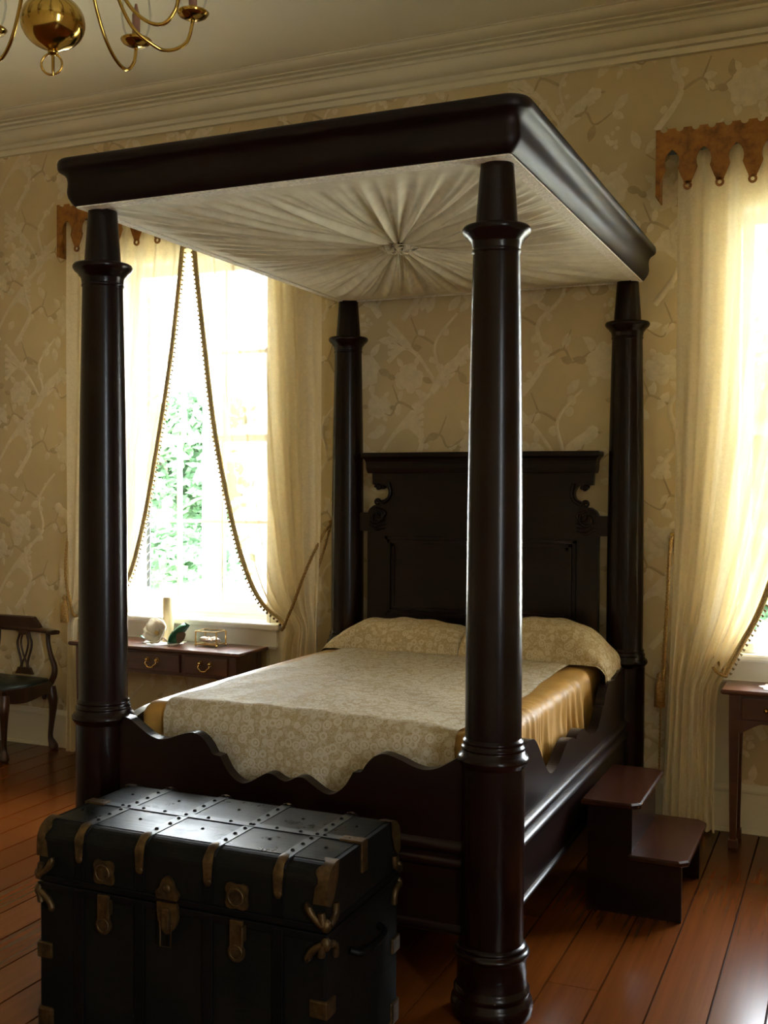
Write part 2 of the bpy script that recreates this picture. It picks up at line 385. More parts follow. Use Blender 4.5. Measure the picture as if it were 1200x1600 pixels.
# baseboards and cornice, extruded profiles
def run_profile(prof, wall):
    """prof: (offset into room, z) list; returns MB along that wall"""
    m = MB()
    if wall == 'back': P = [[(xx, YB-d, z) for d, z in prof] for xx in (XL, XR)]
    elif wall == 'front': P = [[(xx, YF+d, z) for d, z in prof] for xx in (XL, XR)]
    elif wall == 'left': P = [[(XL+d, yy, z) for d, z in prof] for yy in (YF, YB)]
    else: P = [[(XR-d, yy, z) for d, z in prof] for yy in (YF, YB)]
    return m.grid(P, False)
BP = [(0, 0), (.024, 0), (.024, .018), (.020, .020), (.020, .195), (.026, .200), (.026, .212), (.018, .222), (.010, .236), (0, .238)]
CP = [(0, 3.800), (.026, 3.800), (.026, 3.826), (.020, 3.828), (.020, 3.834), (.040, 3.838), (.040, 3.858), (.034, 3.860), (.034, 3.866)] + \
     [(.050+.060*math.sin(a), 3.924-.056*math.cos(a)) for a in [k*PI/16 for k in range(9)]] + \
     [(.122, 3.926), (.122, 3.938), (.114, 3.940), (.114, 3.946), (.142, 3.950), (.142, 3.960), (.134, 3.962), (.134, 3.966), (.165, 3.968), (.165, 3.974)] + \
     [(.165+.070*math.sin(a), 3.974+.030*(1-math.cos(a))) for a in [k*PI/12 for k in range(1, 7)]] + [(.245, 4.004), (.245, 4.012)]
for wname in ('back', 'left', 'right', 'front'):
    run_profile(BP, wname).build('baseboard_'+wname, TRIMW, **ST)
for k, wname in enumerate(('back', 'left', 'right', 'front')):
    run_profile(CP, wname).build('trim_%d' % (k+1), TRIMW, **ST)

# ------------------------------------------------------------------ windows
def make_window(num, x0, x1, full=True):
    yc = YB-0.028
    w = MB()
    # jamb lining
    for a, b in ((x0, x0+.02), (x1-.02, x1)): w.box(a, b, YB-.002, YO, WZ0, WZ1)
    w.box(x0+.02, x1-.02, YB-.002, YO, WZ1-.02, WZ1); w.box(x0+.02, x1-.02, 5.60, YO, WZ0, WZ0+.03)
    root = w.build('window_%d' % num, WINW, **ST)
    cw = 0.15
    for s, a in ((-1, x0), (1, x1)):
        m = MB(); e = a+s*cw; lo, hi = min(a, e), max(a, e)
        m.box(lo, hi, yc, YB, .238, WZ1+cw); ee = e-s*.028; m.box(min(e, ee), max(e, ee), yc-.016, yc, .238, WZ1+cw)
        ee = a+s*.02; m.box(min(a, ee), max(a, ee), yc-.008, yc, .238, WZ1+.02)
        m.build('casing', TRIMW, root)
    m = MB(); m.box(x0, x1, yc, YB, WZ1, WZ1+cw); m.box(x0-cw, x1+cw, yc-.016, yc, WZ1+cw-.028, WZ1+cw); m.box(x0, x1, yc-.008, yc, WZ1, WZ1+.02)
    m.build('head_casing', TRIMW, root)
    m = MB(); m.bbox(x0-.10, x1+.10, 5.435, 5.60, .845, .885, .012); m.build('sill', WINW, root)
    m = MB(); m.box(x0-.07, x1+.07, 5.475, YB-.001, .745, .845); m.bbox(x0-.07, x1+.07, 5.462, 5.476, .735, .752, .004); m.build('apron', WINW, root)
    zm = 1.965
    for nm, ys, za, zb, bot, top in (('upper_sash', 5.665, zm-.02, WZ1-.02, .042, .05), ('lower_sash', 5.622, WZ0+.03, zm+.02, .075, .042)):
        m = MB(); a, b = x0+.02, x1-.02; st = .05; d = .036
        m.box(a, a+st, ys, ys+d, za, zb).box(b-st, b, ys, ys+d, za, zb).box(a+st, b-st, ys, ys+d, za, za+bot).box(a+st, b-st, ys, ys+d, zb-top, zb)
        sash = m.build(nm, WINW, root)
        gx0, gx1, gz0, gz1 = a+st, b-st, za+bot, zb-top; cwid = (gx1-gx0)/3; zmid = (gz0+gz1)/2; hw = .009
        for k in (1, 2):
            xx = gx0+cwid*k; MB().prism([(xx-hw, ys), (xx+hw, ys), (xx+hw, ys+d-.006), (xx-hw, ys+d-.006)], 'z', gz0, gz1).build('muntin', WINW, sash)
        MB().box(gx0, gx1, ys+.002, ys+d-.008, zmid-hw, zmid+hw).build('muntin', WINW, sash)
        for k in range(3):
            for (p, q) in ((gz0, zmid-hw), (zmid+hw, gz1)):
                pa, pb = gx0+cwid*k+(hw if k else 0), gx0+cwid*(k+1)-(hw if k < 2 else 0)
                MB().box(pa, pb, ys+.016, ys+.019, p, q).build('pane', GLASS, sash)
    return root
make_window(1, *WO[0]); make_window(2, *WO[1])
m = MB()
for a, b in ((RW[0], RW[0]+.06), (RW[1]-.06, RW[1])): m.box(XR+.08, XR+.14, a, b, WZ0, WZ1)
for z in (WZ0, 1.93, WZ1-.06): m.box(XR+.08, XR+.14, RW[0], RW[1], z, z+.06)
for y in ((RW[0]+RW[1])/2,): m.box(XR+.10, XR+.12, y-.01, y+.01, WZ0, WZ1)
w3 = m.build('window_3', WINW, **ST)
MB().box(XR+.105, XR+.109, RW[0], RW[1], WZ0, WZ1).build('pane', GLASS, w3)
m = MB()
for a, b in ((RW[0]-.15, RW[0]), (RW[1], RW[1]+.15)): m.box(XR-.03, XR-.001, a, b, .24, WZ1+.15)
m.box(XR-.03, XR-.001, RW[0], RW[1], WZ1, WZ1+.15); m.box(XR-.10, XR-.001, RW[0]-.1, RW[1]+.1, WZ0-.03, WZ0)
m.build('casing', TRIMW, w3)

# ================================================================== EXTERIOR
MB().box(-45, 30, 5.9, 60, -.8, -.6).build('ground', BOUNCEG, **ST)
def tree(x, y, h, cr_, label, seed, n=900, group='trees beyond the windows'):
    rnd = random.Random(seed); t = thing('tree', (x, y, -.6), label, 'tree', group)
    pts = [(x, y, -.6), (x+rnd.uniform(-.1, .1), y, h*.25), (x+rnd.uniform(-.3, .3), y, h*.55), (x+rnd.uniform(-.4, .4), y, h*.85)]
    tr = MB().tube(cr(pts, 4), [lerp(.16, .04, k/12) for k in range(13)], 8)
    for k in range(6):
        a = rnd.uniform(0, 2*PI); z0 = h*rnd.uniform(.3, .7)
        tr.tube(cr([(x, y, z0), (x+cr_*.5*math.cos(a), y+cr_*.5*math.sin(a), z0+h*.12), (x+cr_*.9*math.cos(a), y+cr_*.9*math.sin(a), z0+h*.16)], 3), [.05, .045, .04, .03, .025, .02, .012], 6)
    tr.build('trunk', BARK, t)
    lf = MB()
    cl = [(rnd.uniform(-1, 1)*cr_*.8, rnd.uniform(-1, 1)*cr_*.8, rnd.uniform(-.05, 1.0)*h) for _ in range(22)]
    for i in range(n):
        c = cl[i % 22]; rr = cr_*.42
        p = Vector((x+c[0]+rnd.gauss(0, rr*.6), y+c[1]+rnd.gauss(0, rr*.6), c[2]+rnd.gauss(0, rr*.5)))
        a = Vector((rnd.gauss(0, 1), rnd.gauss(0, 1), rnd.gauss(0, .6))).normalized(); b = a.orthogonal().normalized(); s = rnd.uniform(.10, .20)
        lf.add([p-a*s, p+b*s*.5, p+a*s, p-b*s*.5, ], [(0, 1, 2, 3)])
    lf.build('crown', LEAVES, t)
tree(-13.3, 19.0, 3.2, 1.2, 'leafy green tree seen through the lower panes of the window behind the writing table', 3, 4500)
tree(-17.5, 24.5, 3.6, 1.3, 'smaller leafy tree beside the dark shutter outside the left window', 5, 4500)
tree(-1.2, 16.5, 4.5, 1.6, 'bushy green tree seen past the fringe of the right window curtain', 9, 4500)
pc = thing('porch_column', (-5.74, 9.0, -.6), 'white porch column outside the left window', 'column')
MB().lathe([(.14, -.6), (.14, -.48), (.115, -.44), (.105, -.40), (.095, 2.2), (.085, 4.3), (.11, 4.36), (.13, 4.42), (.13, 4.5)], -5.74, 9.0, 0, 20).build('shaft', EXTW, pc)
MB().box(-5.94, -5.54, 8.8, 9.2, 4.5, 4.8).build('entablature', EXTW, pc)
wg = thing('house_wing', (-4.4, 11.0, -.6), 'white boarded house wing standing in sun beyond the left window', 'building')
MB().box(-6.4, -2.6, 11.0, 14, -.6, 4.6).build('wall_block', EXTW, wg)
for k in range(26):
    z = -.6+.2*k
    MB().add([(-6.42, 10.985, z), (-2.58, 10.985, z), (-2.58, 10.998, z+.2), (-6.42, 10.998, z+.2)], [(0, 1, 2, 3)]).build('clapboard', EXTW, wg)
MB().prism([(-6.7, 4.6), (-2.3, 4.6), (-4.5, 6.0)], 'y', 10.7, 14.3).build('roof', SHUTG, wg)
sh = thing('window_shutter', (-4.26, 5.82, .9), 'dark louvred shutter standing open outside the left window', 'shutter')
def shp(u, dz, t=0.0): return (-4.262-.265*u+t*.9, 5.83+.42*u+t*.4, dz)
m = MB()
def shbox(mm, u0, u1, z0, z1, th):
    c = [shp(u0, 0), shp(u1, 0), shp(u1, 0, th), shp(u0, 0, th)]; mm.prism([(p[0], p[1]) for p in c], 'z', z0, z1)
shbox(m, 0, .1, .9, 3.05, .03); shbox(m, .9, 1, .9, 3.05, .03)
for z in (.9, 1.9, 2.97): shbox(m, .1, .9, z, z+.08, .03)
m.build('stile_frame', SHUTG, sh)
for k in range(34):
    z = 1.0+.058*k
    if abs(z-1.93) < .05: continue
    mm = MB(); a = shp(.1, z); b = shp(.9, z); c = shp(.9, z+.05, .03); d = shp(.1, z+.05, .03)
    mm.add([a, b, c, d], [(0, 1, 2, 3)]); mm.build('louvre_slat', SHUTG, sh)

# ================================================================== BED
BX0, BX1, BY0, BY1 = -2.5675, -1.0475, 3.278, 5.39
BXC = (BX0+BX1)/2
bed = thing('canopy_bed', (BXC, (BY0+BY1)/2, 0), 'dark mahogany four-poster bed with wooden tester and gathered cream lining', 'bed')
def bez(r0, z0, r1, z1, bulge, n=5):
    return [(lerp(r0, r1, k/n)+bulge*math.sin(PI*k/n), lerp(z0, z1, k/n)) for k in range(n+1)]
for (px, py) in ((BX0, BY0), (BX1, BY0), (BX0, BY1), (BX1, BY1)):
    shaft = [(.100, .235), (.1005, .45), (.1005, .795)]
    post = MB().lathe(shaft, px, py, 0, 40).build('post', MAHOG, bed)
    sh2 = [(.0895, .885), (.0895, 1.1), (.0885, 1.35), (.0865, 1.65), (.083, 1.95), (.0775, 2.25), (.074, 2.405)]
    MB().lathe(sh2, px, py, 0, 40).build('upper_shaft', MAHOG, post)
    base = [(.118, 0), (.127, .008)]+bez(.128, .012, .128, .058, .004, 6)+[(.118, .066), (.118, .072), (.121, .078), (.121, .09), (.114, .096), (.111, .104), (.110, .188), (.113, .194)]+bez(.114, .196, .114, .216, .007, 5)+[(.108, .220)]+bez(.108, .221, .104, .233, .004, 4)+[(.100, .236)]
    MB().lathe(base, px, py, 0, 40).build('base', MAHOG, post)
    ring = [(.100, .794), (.104, .800)]+bez(.106, .803, .108, .832, .007, 6)+[(.102, .836), (.100, .846)]+bez(.098, .848, .096, .862, .004, 4)+[(.095, .866)]+bez(.094, .868, .0915, .882, .004, 4)+[(.089, .887)]
    MB().lathe(ring, px, py, 0, 40).build('ring_moulding', MAHOG, post)
    col = [(.074, 2.403)]+bez(.075, 2.406, .075, 2.418, .003, 4)+[(.0755, 2.420), (.078, 2.436), (.081, 2.444), (.085, 2.446), (.090, 2.455), (.102, 2.465), (.108, 2.474), (.1085, 2.482), (.104, 2.489), (.070, 2.491)]
    MB().lathe(col, px, py, 0, 40).build('collar', MAHOG, post)
    MB().lathe([(.0665, 2.488), (.065, 2.52), (.0515, 2.70)], px, py, 0, 40).build('tapered_neck', MAHOG, post)
# tester frame: swept ogee profile round a rounded rectangle
TX0, TX1, TY0, TY1 = -2.627, -0.976, 3.190, 5.415
def rrect(o, r, n=8):
    x0, x1, y0, y1 = TX0-o, TX1+o, TY0-o, TY1+o*.6; out = []
    for cx, cy, a0 in ((x1-r, y1-r, 0), (x0+r, y1-r, PI/2), (x0+r, y0+r, PI), (x1-r, y0+r, 1.5*PI)):
        for k in range(n+1):
            a = a0+PI/2*k/n; out.append((cx+r*math.cos(a), cy+r*math.sin(a)))
    return out
tp = [(-.045, 2.690), (0, 2.690), (.004, 2.692), (.016, 2.705), (.026, 2.720), (.030, 2.738), (.028, 2.758), (.027, 2.775), (.030, 2.790), (.040, 2.803), (.055, 2.811), (.060, 2.814), (.063, 2.820), (.064, 2.835), (.061, 2.846), (.054, 2.852), (.04, 2.854), (-.05, 2.854), (-.05, 2.70), (-.045, 2.690)]
m = MB(); m.grid([[(x_, y_, z) for x_, y_ in rrect(o, .012+max(o, 0)*1.0)] for o, z in tp], True, closed_v=True)
fr = m.build('tester_frame', MAHOG_T, bed)
es = fr.modifiers.new('es', 'EDGE_SPLIT'); es.split_angle = math.radians(50)
MB().box(TX0+.04, TX1-.04, TY0+.04, TY1-.04, 2.80, 2.82).build('light_stop_board', MAHOG_H, bed)  # unseen board added over the tester to keep light from above off the lining
m = MB(); m.grid([[(x_, y_, z) for x_, y_ in rrect(o, .012)] for o, z in ((-.002, 2.6905), (-.003, 2.686), (-.046, 2.683), (-.050, 2.687), (-.050, 2.692))], False, closed_v=True)
m.build('lining_braid', BANDC, bed)
# gathered lining
CX, CY, CZ = -1.775, 4.215, 2.700
def lining():
    NA, NR = 840, 26; P = []
    ph = [random.uniform(0, 2*PI) for _ in range(10)]
    hx, hy = (TX1-TX0)/2-.036, (TY1-TY0)/2-.036; mx, my = (TX0+TX1)/2, (TY0+TY1)/2
    for i in range(NR+1):
        t = i/NR; row = []
        for k in range(NA):
            a = 2*PI*k/NA; c, s_ = math.cos(a), math.sin(a)
            # hit of the ray from the rosette with the rectangle
            tx = ((mx+hx if c > 0 else mx-hx)-CX)/c if abs(c) > 1e-6 else 1e9
            ty = ((my+hy if s_ > 0 else my-hy)-CY)/s_ if abs(s_) > 1e-6 else 1e9
            L = min(tx, ty); rr = lerp(.045, L, t)
            aa = a+.010*math.sin(9*a+ph[0])+.012*math.sin(5*a+ph[1])*math.sin(PI*t)
            rg = lambda q: 1-2*abs(math.sin(q/2))**.8
            f1 = rg(31*aa+ph[2]+1.3*math.sin(3*a)); f2 = rg(53*aa+ph[3]+1.7*math.sin(4*a+ph[4])); f3 = rg(97*aa+ph[5]+2.2*math.sin(7*a))
            e1 = math.exp(-((t-.18)/.28)**2); e2 = math.sin(PI*min(1, t*1.02))**.7; e3 = (t**.6)*(1-t)**.35
            amp = .020*f1*e1*(1-.2*t)+.018*f2*e2*.8+.013*f3*e3*1.2
            amp *= min(1, (1-t)*6)*min(1, t*9+.25)
            sag = -.022*math.sin(PI*t)**.8*(0.6+.4*abs(c))
            z = lerp(CZ-.012, 2.688, t**.7)+sag-amp*.9
            row.append((CX+c*rr, CY+s_*rr, z))
        P.append(row)
    return MB().grid(P, True, closed_v=True).build('gathered_lining', LINING, bed)
ln = lining()
m = MB()
for lay, (R_, n_, zz, hh) in enumerate(((.062, 11, -.012, .020), (.044, 8, -.020, .020), (.024, 5, -.028, .016))):
    for k in range(n_):
        a = 2*PI*k/n_+.4*random.random()+lay*.3; P = []
        tw = random.uniform(-.5, .5)
        for u_ in range(6):
            b = a-.42+.84*u_/5; row = []
            for v_ in range(5):
                q = v_/4; rr = R_*(.45+.75*q)*(1+.14*math.sin(u_*1.9+k*2.3)); row.append((CX+rr*math.cos(b+tw*q*.3), CY+rr*math.sin(b+tw*q*.3), CZ+zz-hh*math.sin(PI*q)*(.5+.5*math.sin(u_*1.25+k))-.010*q))
            P.append(row)
        m.grid(P)
rs = m.build('rosette', LINING, ln); rs.modifiers.new('s', 'SOLIDIFY').thickness = .003
# headboard
HC, HY = BXC, 5.39
half = [(.63, .45), (.63, 1.435), (.70, 1.436), (.76, 1.436), (.76, 1.535), (.66, 1.535)] + cr([(.628, 1.535), (.618, 1.556), (.592, 1.575), (.568, 1.578), (.555, 1.590), (.558, 1.602), (.538, 1.606), (.512, 1.622), (.506, 1.648), (.520, 1.676), (.542, 1.688), (.535, 1.672), (.552, 1.662), (.572, 1.668), (.578, 1.684), (.60, 1.688)], 3) + [(.604, 1.755)]
hb = MB().prism([(HC-x_, z) for x_, z in half]+[(HC+x_, z) for x_, z in reversed(half)], 'y', HY-.022, HY+.022).build('headboard', MAHOG_H, bed)
cp = [(-.022, 1.748), (.030, 1.748), (.034, 1.755), (.038, 1.775), (.038, 1.795), (.040, 1.81), (.047, 1.824), (.058, 1.833), (.060, 1.838), (.060, 1.853), (.056, 1.858), (-.022, 1.858)]
P = []
for o, z in cp: P.append([(HC-.585-o, HY+.022, z), (HC-.585-o, HY-.022-o, z), (HC+.585+o, HY-.022-o, z), (HC+.585+o, HY+.022, z)])
m = MB().grid(P, False); m.add(P[0], [(0, 1, 2, 3)]); m.add(P[-1], [(0, 1, 2, 3)])
m.build('crest_moulding', MAHOG_H, hb)
m = MB()
for (a, b, z0, z1) in ((-.52, .52, .98, 1.41),):
    for k, (o, d) in enumerate(((0, .018), (.018, .026), (.036, .012))):
        for q in ((a+o, b-o, z1-o-.016, z1-o), (a+o, b-o, z0+o, z0+o+.016), (a+o, a+o+.016, z0+o, z1-o), (b-o-.016, b-o, z0+o, z1-o)):
            m.box(HC+q[0], HC+q[1], HY-.022-d, HY-.022, q[2], q[3])
m.build('panel_moulding', MAHOG_H, hb)
for s in (-1, 1):
    m = MB()
    for cx, cz, r, t0, dr in ((.565, 1.672, .016, 0, 1), (.568, 1.592, .018, PI, -1), (.575, 1.515, .045, PI/2, 1), (.545, 1.535, .028, 0, -1)):
        pts = [(HC+s*(cx+r*(1-q/22)*math.cos(t0+dr*q*.5)), HY-.030, cz+r*(1-q/22)*math.sin(t0+dr*q*.5)) for q in range(20)]
        m.tube(pts, [.009*(1-q/30) for q in range(20)], 6)
    for cz in (1.455, 1.475, 1.495): m.tube([(HC+s*.52, HY-.026, cz), (HC+s*.575, HY-.030, cz-.012), (HC+s*.615, HY-.026, cz+.008)], [.003, .009, .004], 6)
    m.tube(cr([(HC+s*.506, HY-.026, 1.70), (HC+s*.494, HY-.028, 1.65), (HC+s*.508, HY-.028, 1.61), (HC+s*.54, HY-.026, 1.59)], 4), .010, 6)
    m.build('carved_scroll', MAHOG_H, hb)
# footboard with scalloped top edge
fp = [(0, .666), (.020, .672), (.045, .685), (.072, .686), (.105, .668), (.140, .648), (.168, .641), (.195, .650), (.225, .674), (.245, .703), (.258, .726), (.285, .729), (.292, .735), (.305, .756), (.330, .783), (.362, .798), (.395, .795), (.435, .783), (.475, .768), (.515, .762), (.555, .771), (.590, .790), (.625, .812), (.650, .826), (.70, .832)]
fp = cr(fp[:11], 3)+cr(fp[11:], 3)
FC = -1.783
out = [(FC-.72, .24)]+[(max(FC-x_, BX0+.06), z) for x_, z in reversed(fp)]+[(min(FC+x_, BX1-.06), z) for x_, z in fp[1:]]+[(BX1-.06, .24)]
out[0] = (BX0+.06, .24)
ft = MB().prism(out, 'y', 3.250, 3.295).build('footboard', MAHOG_H, bed)
def cushion(m, x0, x1, y, z0, z1, d):
    P = [[(xx, y-d*math.sin(PI*k/8)**.8, lerp(z0, z1, k/8)) for k in range(9)] for xx in (x0, x1)]
    m.grid(P, True)
m = MB(); cushion(m, BX0+.08, BX1-.08, 3.250, .500, .545, .018); cushion(m, BX0+.08, BX1-.08, 3.250, .452, .492, .016); cushion(m, BX0+.08, BX1-.08, 3.250, .240, .275, .014)
m.build('rail_moulding', MAHOG_H, ft)
# side rails
rp = [(3.36, .76), (3.46, .785), (3.54, .800), (3.62, .803), (3.69, .79), (3.75, .745), (3.80, .695), (3.85, .648), (3.90, .622), (3.95, .615), (4.01, .622), (4.06, .64), (4.11, .664), (4.16, .681), (4.21, .684), (4.26, .676), (4.295, .663)]
r2_ = [(4.295, .663), (4.33, .677), (4.38, .684), (4.43, .678), (4.48, .657), (4.55, .628), (4.62, .615), (4.69, .622), (4.74, .648), (4.78, .68), (4.80, .70), (4.83, .705), (4.85, .735), (4.90, .775), (4.95, .790), (5.0, .784), (5.06, .780), (5.10, .79), (5.16, .802), (5.30, .803)]
top = cr(rp, 3)[:-1]+cr(r2_, 3)
for s, xa, xb in ((1, BX1-.020, BX1+.022), (-1, BX0-.022, BX0+.020)):
    ro = [(3.36, .258)]+top+[(5.30, .258)]
    rl = MB().prism(ro, 'x', xa, xb).build('side_rail', MAHOG_H, bed)
    m = MB(); xo = xb if s > 0 else xa
    for z0, z1, d in ((.505, .550, .020), (.450, .495, .020), (.258, .285, .014)):
        m.grid([[(xo+s*d*math.sin(PI*k/8)**.8, yy, lerp(z0, z1, k/8)) for k in range(9)] for yy in (3.36, 5.30)], True)
    m.build('rail_moulding', MAHOG_H, rl)
for k in range(9):
    y = 3.42+.22*k; MB().box(BX0+.018, BX1-.018, y, y+.08, .285, .31).build('bed_slat', MAHOG_H, bed)
# bedding
def drape(px, py, rect, top, r, off=0.0):
    x0, x1, y0, y1 = rect
    cx, cy = min(max(px, x0+r), x1-r), min(max(py, y0+r), y1-r); ox, oy = px-cx, py-cy; o = math.hypot(ox, oy)
    if o < 1e-9: return (px, py, top), (0, 0, 1), 0
    dx, dy = ox/o, oy/o
    if o < r*PI/2:
        a = o/r; return (cx+dx*r*math.sin(a), cy+dy*r*math.sin(a), top-r*(1-math.cos(a))), (dx*math.sin(a), dy*math.sin(a), math.cos(a)), o
    d = o-r*PI/2
    return (cx+dx*r, cy+dy*r, top-r-d), (dx, dy, 0), o
MR = (-2.505, -1.075, 3.385, 5.30)
MB().bbox(MR[0]+.03, MR[1]-.056, MR[2]+.045, MR[3], .312, .828, .06, 4).build('mattress', plain('ticking_cloth', (0.7, 0.66, 0.58), 0.8), **tagd('cream mattress lying inside the bed frame under the gold bedspread', 'mattress'))
def crown_(x_, y_): return .012*math.sin(PI*min(max((x_-MR[0])/(MR[1]-MR[0]), 0), 1))+.010*math.sin(2.1*x_+1.7*y_)
P = []; N1, N2 = 110, 230
for i in range(N1+1):
    u = i/N1; px = lerp(-2.505-.26, -1.105+.36, u); row = []
    for j in range(N2+1):
        py = lerp(3.385-.20, 5.12, j/N2)
        p, n, o = drape(px, py, (MR[0], -1.108, MR[2]+.016, MR[3]), .846, .055)
        side = max(0, px-(-1.21)); d = min(1, side/.30)
        f = .020*(1-1.6*abs(math.sin(py*24+2.0*math.sin(py*7)+px*2)))+.014*(1-1.6*abs(math.sin(py*47+1.3+2*math.sin(py*11)-px*2)))
        g = f*d**1.1*(1 if py > 3.42 else .5)
        sw = .030*math.exp(-((py-(4.32+.25*(px+1.1)))/.07)**2)+.022*math.exp(-((py-(3.98+.25*(px+1.1)))/.06)**2)
        g += sw*d*(.5+.5*math.sin(px*20))
        lf_ = max(0, -2.40-px); g += .006*math.sin(py*40)*min(1, max(0, lf_-.10)/.1)
        fr_ = max(0, 3.42-py); g += .008*math.sin(px*45)*min(1, fr_/.1)
        g = min(g, .036) if d > .3 else g
        if px < -1.215 and py < 3.50 and px > -2.37: g = min(0, g*.2)-.006
        if -2.37 < px < -1.22: g = min(g, 0)
        z = p[2]+n[2]*g+crown_(p[0], p[1])*(n[2]**2)
        row.append((min(p[0]+n[0]*g*.75, -1.070+.004*math.sin(py*40)) if px > -1.2 else p[0]+n[0]*g, p[1]+n[1]*g, max(z, .56+.05*math.sin(py*9) if px > -1.2 else .56)))
    P.append(row)
MB().grid(P).build('satin_bedspread', SATIN, **tagd('gold satin bedspread hanging in soft folds over the right side of the mattress', 'bedspread'))
P = []
for i in range(81):
    px = lerp(-2.375, -1.205, i/80); row = []
    for j in range(131):
        py = lerp(3.385-.30, 5.14, j/130)
        p, n, o = drape(px, py, (-9, 9, MR[2]-.006, 9), .855, .06)
        w = .0022*math.sin(py*17+px*9+1.5*math.sin(px*5))+.0018*math.sin(px*31-py*11)
        if n[2] < .5: w += .007*math.sin(px*21+1.2*math.sin(px*6))*min(1, (o-.05)/.15)
        edge = min(px+2.375, -1.205-px); lift = 0.004 if edge < .012 else .006
        row.append((p[0]+(0.012*math.sin(py*5) if i == 80 else 0), p[1]+n[1]*(w-.004), p[2]+n[2]*(w+lift)+crown_(p[0], p[1])*n[2]**2))
    P.append(row)
MB().grid(P).build('lace_coverlet', LACE_BED, **tagd('cream flowered lace coverlet spread over the bed and down inside the footboard', 'coverlet'))
# pillow covers: two lace-covered pillows side by side
def pillow(x0, x1, nm, label, drop_right):
    P = []; NU, NV = 56, 40
    for i in range(NU+1):
        u = i/NU; px = lerp(x0, x1, u); e = (abs(2*u-1))**5; hgt = ((.180 if drop_right else .140)*(1-e*.50)+.005*math.sin(px*17)) ; row = []
        if drop_right and u > .80: hgt *= 1-.30*((u-.80)/.20)**1.6
        if not drop_right and u < .2: hgt *= 1-.42*((.2-u)/.2)**1.8
        for j in range(NV+1):
            v = j/NV
            # cross-section: fold at the front, round over the top, down the back
            a = lerp(-.12, 1.0, v)*PI
            yy = 5.125-.185*math.copysign(abs(math.cos(a))**.8, math.cos(a)); zz = .858+hgt*max(0, math.sin(a))**.75 if a > 0 else .858
            if a < 0: yy = 4.94-(-a)*.05
            wv = .004*math.sin(px*37+v*9)+.003*math.sin(px*19-v*17)
            xx = px
            row.append((xx, min(yy, 5.325), zz+wv*math.sin(max(0, min(a, PI)))))
        P.append(row)
    m = MB().grid(P)
    if drop_right:   # lace end hanging over the mattress edge
        Q = []
        for j in range(NV+1):
            bx, by, bz = P[-1][j]; col_ = []
            for k in range(15):
                t = k/14; dd = t*(.10+(bz-.845)*1.0+.08*j/NV)
                col_.append((bx+.052*math.sin(min(1, t*1.6)*PI/2)-.014*t+.006*math.sin(j*1.1+k*.2)*t, by+.01*math.sin(j*.9)*t, max(bz-dd*(.25+.75*t)-.02*t, .70)))
            Q.append(col_)
        m.grid(Q)
    else:
        Q = []
        for j in range(NV+1):
            bx, by, bz = P[0][j]; col_ = []
            for k in range(9):
                t = k/8; col_.append((bx-.045*math.sin(t*PI/2), by, max(bz-(bz-.80)*t*t, .80)))
            Q.append(col_)
        m.grid(Q)
    return m.build(nm, LACE_PIL, **tagd(label, 'pillow', 'lace covered pillows at the headboard'))
pillow(-2.455, -1.762, 'covered_pillow', 'plump pillow under a lace cover at the window side of the headboard', False)
pillow(-1.758, -1.085, 'covered_pillow', 'pillow under a lace cover whose end hangs over the bed steps side', True)

# ================================================================== STEAMER TRUNK
TK = (-2.290, -1.305, 2.615, 3.115); TH = .64; ZS = .462
tk = thing('steamer_trunk', ((TK[0]+TK[1])/2, (TK[2]+TK[3])/2, 0), 'black steamer trunk with brass fittings at the foot of the bed', 'trunk')
MB().bbox(TK[0], TK[1], TK[2], TK[3], .012, ZS, .008, 2).build('body', TRUNKC, tk)
def lid_prof(o=0.0, r=.052, n=8):
    y0, y1 = TK[2]-o, TK[3]+o; t = TH+o; pr = [(y0, ZS+.004)]
    pr += [(y0+r-r*math.cos(a), t-r+r*math.sin(a)) for a in [PI/2*k/n for k in range(n+1)]]
    pr += [(y1-r+r*math.sin(a), t-r+r*math.cos(a)) for a in [PI/2*k/n for k in range(n+1)]]
    return pr+[(y1, ZS+.004)]
lid = MB().prism(lid_prof(), 'x', TK[0], TK[1]).build('lid', TRUNKC, tk)
# five top panels between the metal bands
BXS = [TK[0]+.155, TK[0]+.375, TK[0]+.610, TK[0]+.838]
ymid = (TK[2]+TK[3])/2-.01
bw = .017
exs = [TK[0]+.006]+[b for b in BXS]+[TK[1]-.006]
for a, b in zip(exs, exs[1:]):
    for c, d in ((TK[2]+.052, ymid-.016), (ymid+.016, TK[3]-.052)):
        MB().box(a+bw*.6, b-bw*.6, c, d, TH-.004, TH+.0015).build('top_panel', TRUNKT, lid)
def strap(m, x0, x1, o):
    P = [[(xx, y, z) for y, z in lid_prof(o)[4:-4]] for xx in (x0, x1)]
    m.grid(P, True); Q = [[(xx, y, z) for y, z in lid_prof(0)[4:-4]] for xx in (x0, x1)]
    for i in (0, 1): m.grid([P[i], Q[i]], False)
for bx in BXS:
    m = MB(); strap(m, bx-bw, bx+bw, .0035); m.build('lid_band', BANDM, lid)
    MB().bbox(bx-bw, bx+bw, TK[2]-.005, TK[2]+.002, ZS+.022, TH-.05, .002).build('lid_slat', SLAT, lid)
    MB().bbox(bx-bw, bx+bw, TK[2]-.008, TK[2]+.002, .014, ZS-.006, .003).build('front_slat', SLAT, tk)
    MB().bbox(bx-bw, bx+bw, TK[3]-.002, TK[3]+.008, .014, ZS-.006, .003).build('front_slat', SLAT, tk)
MB().box(TK[0]+.01, TK[1]-.01, ymid-.016, ymid+.016, TH, TH+.0045).build('lid_band', BANDM, lid)
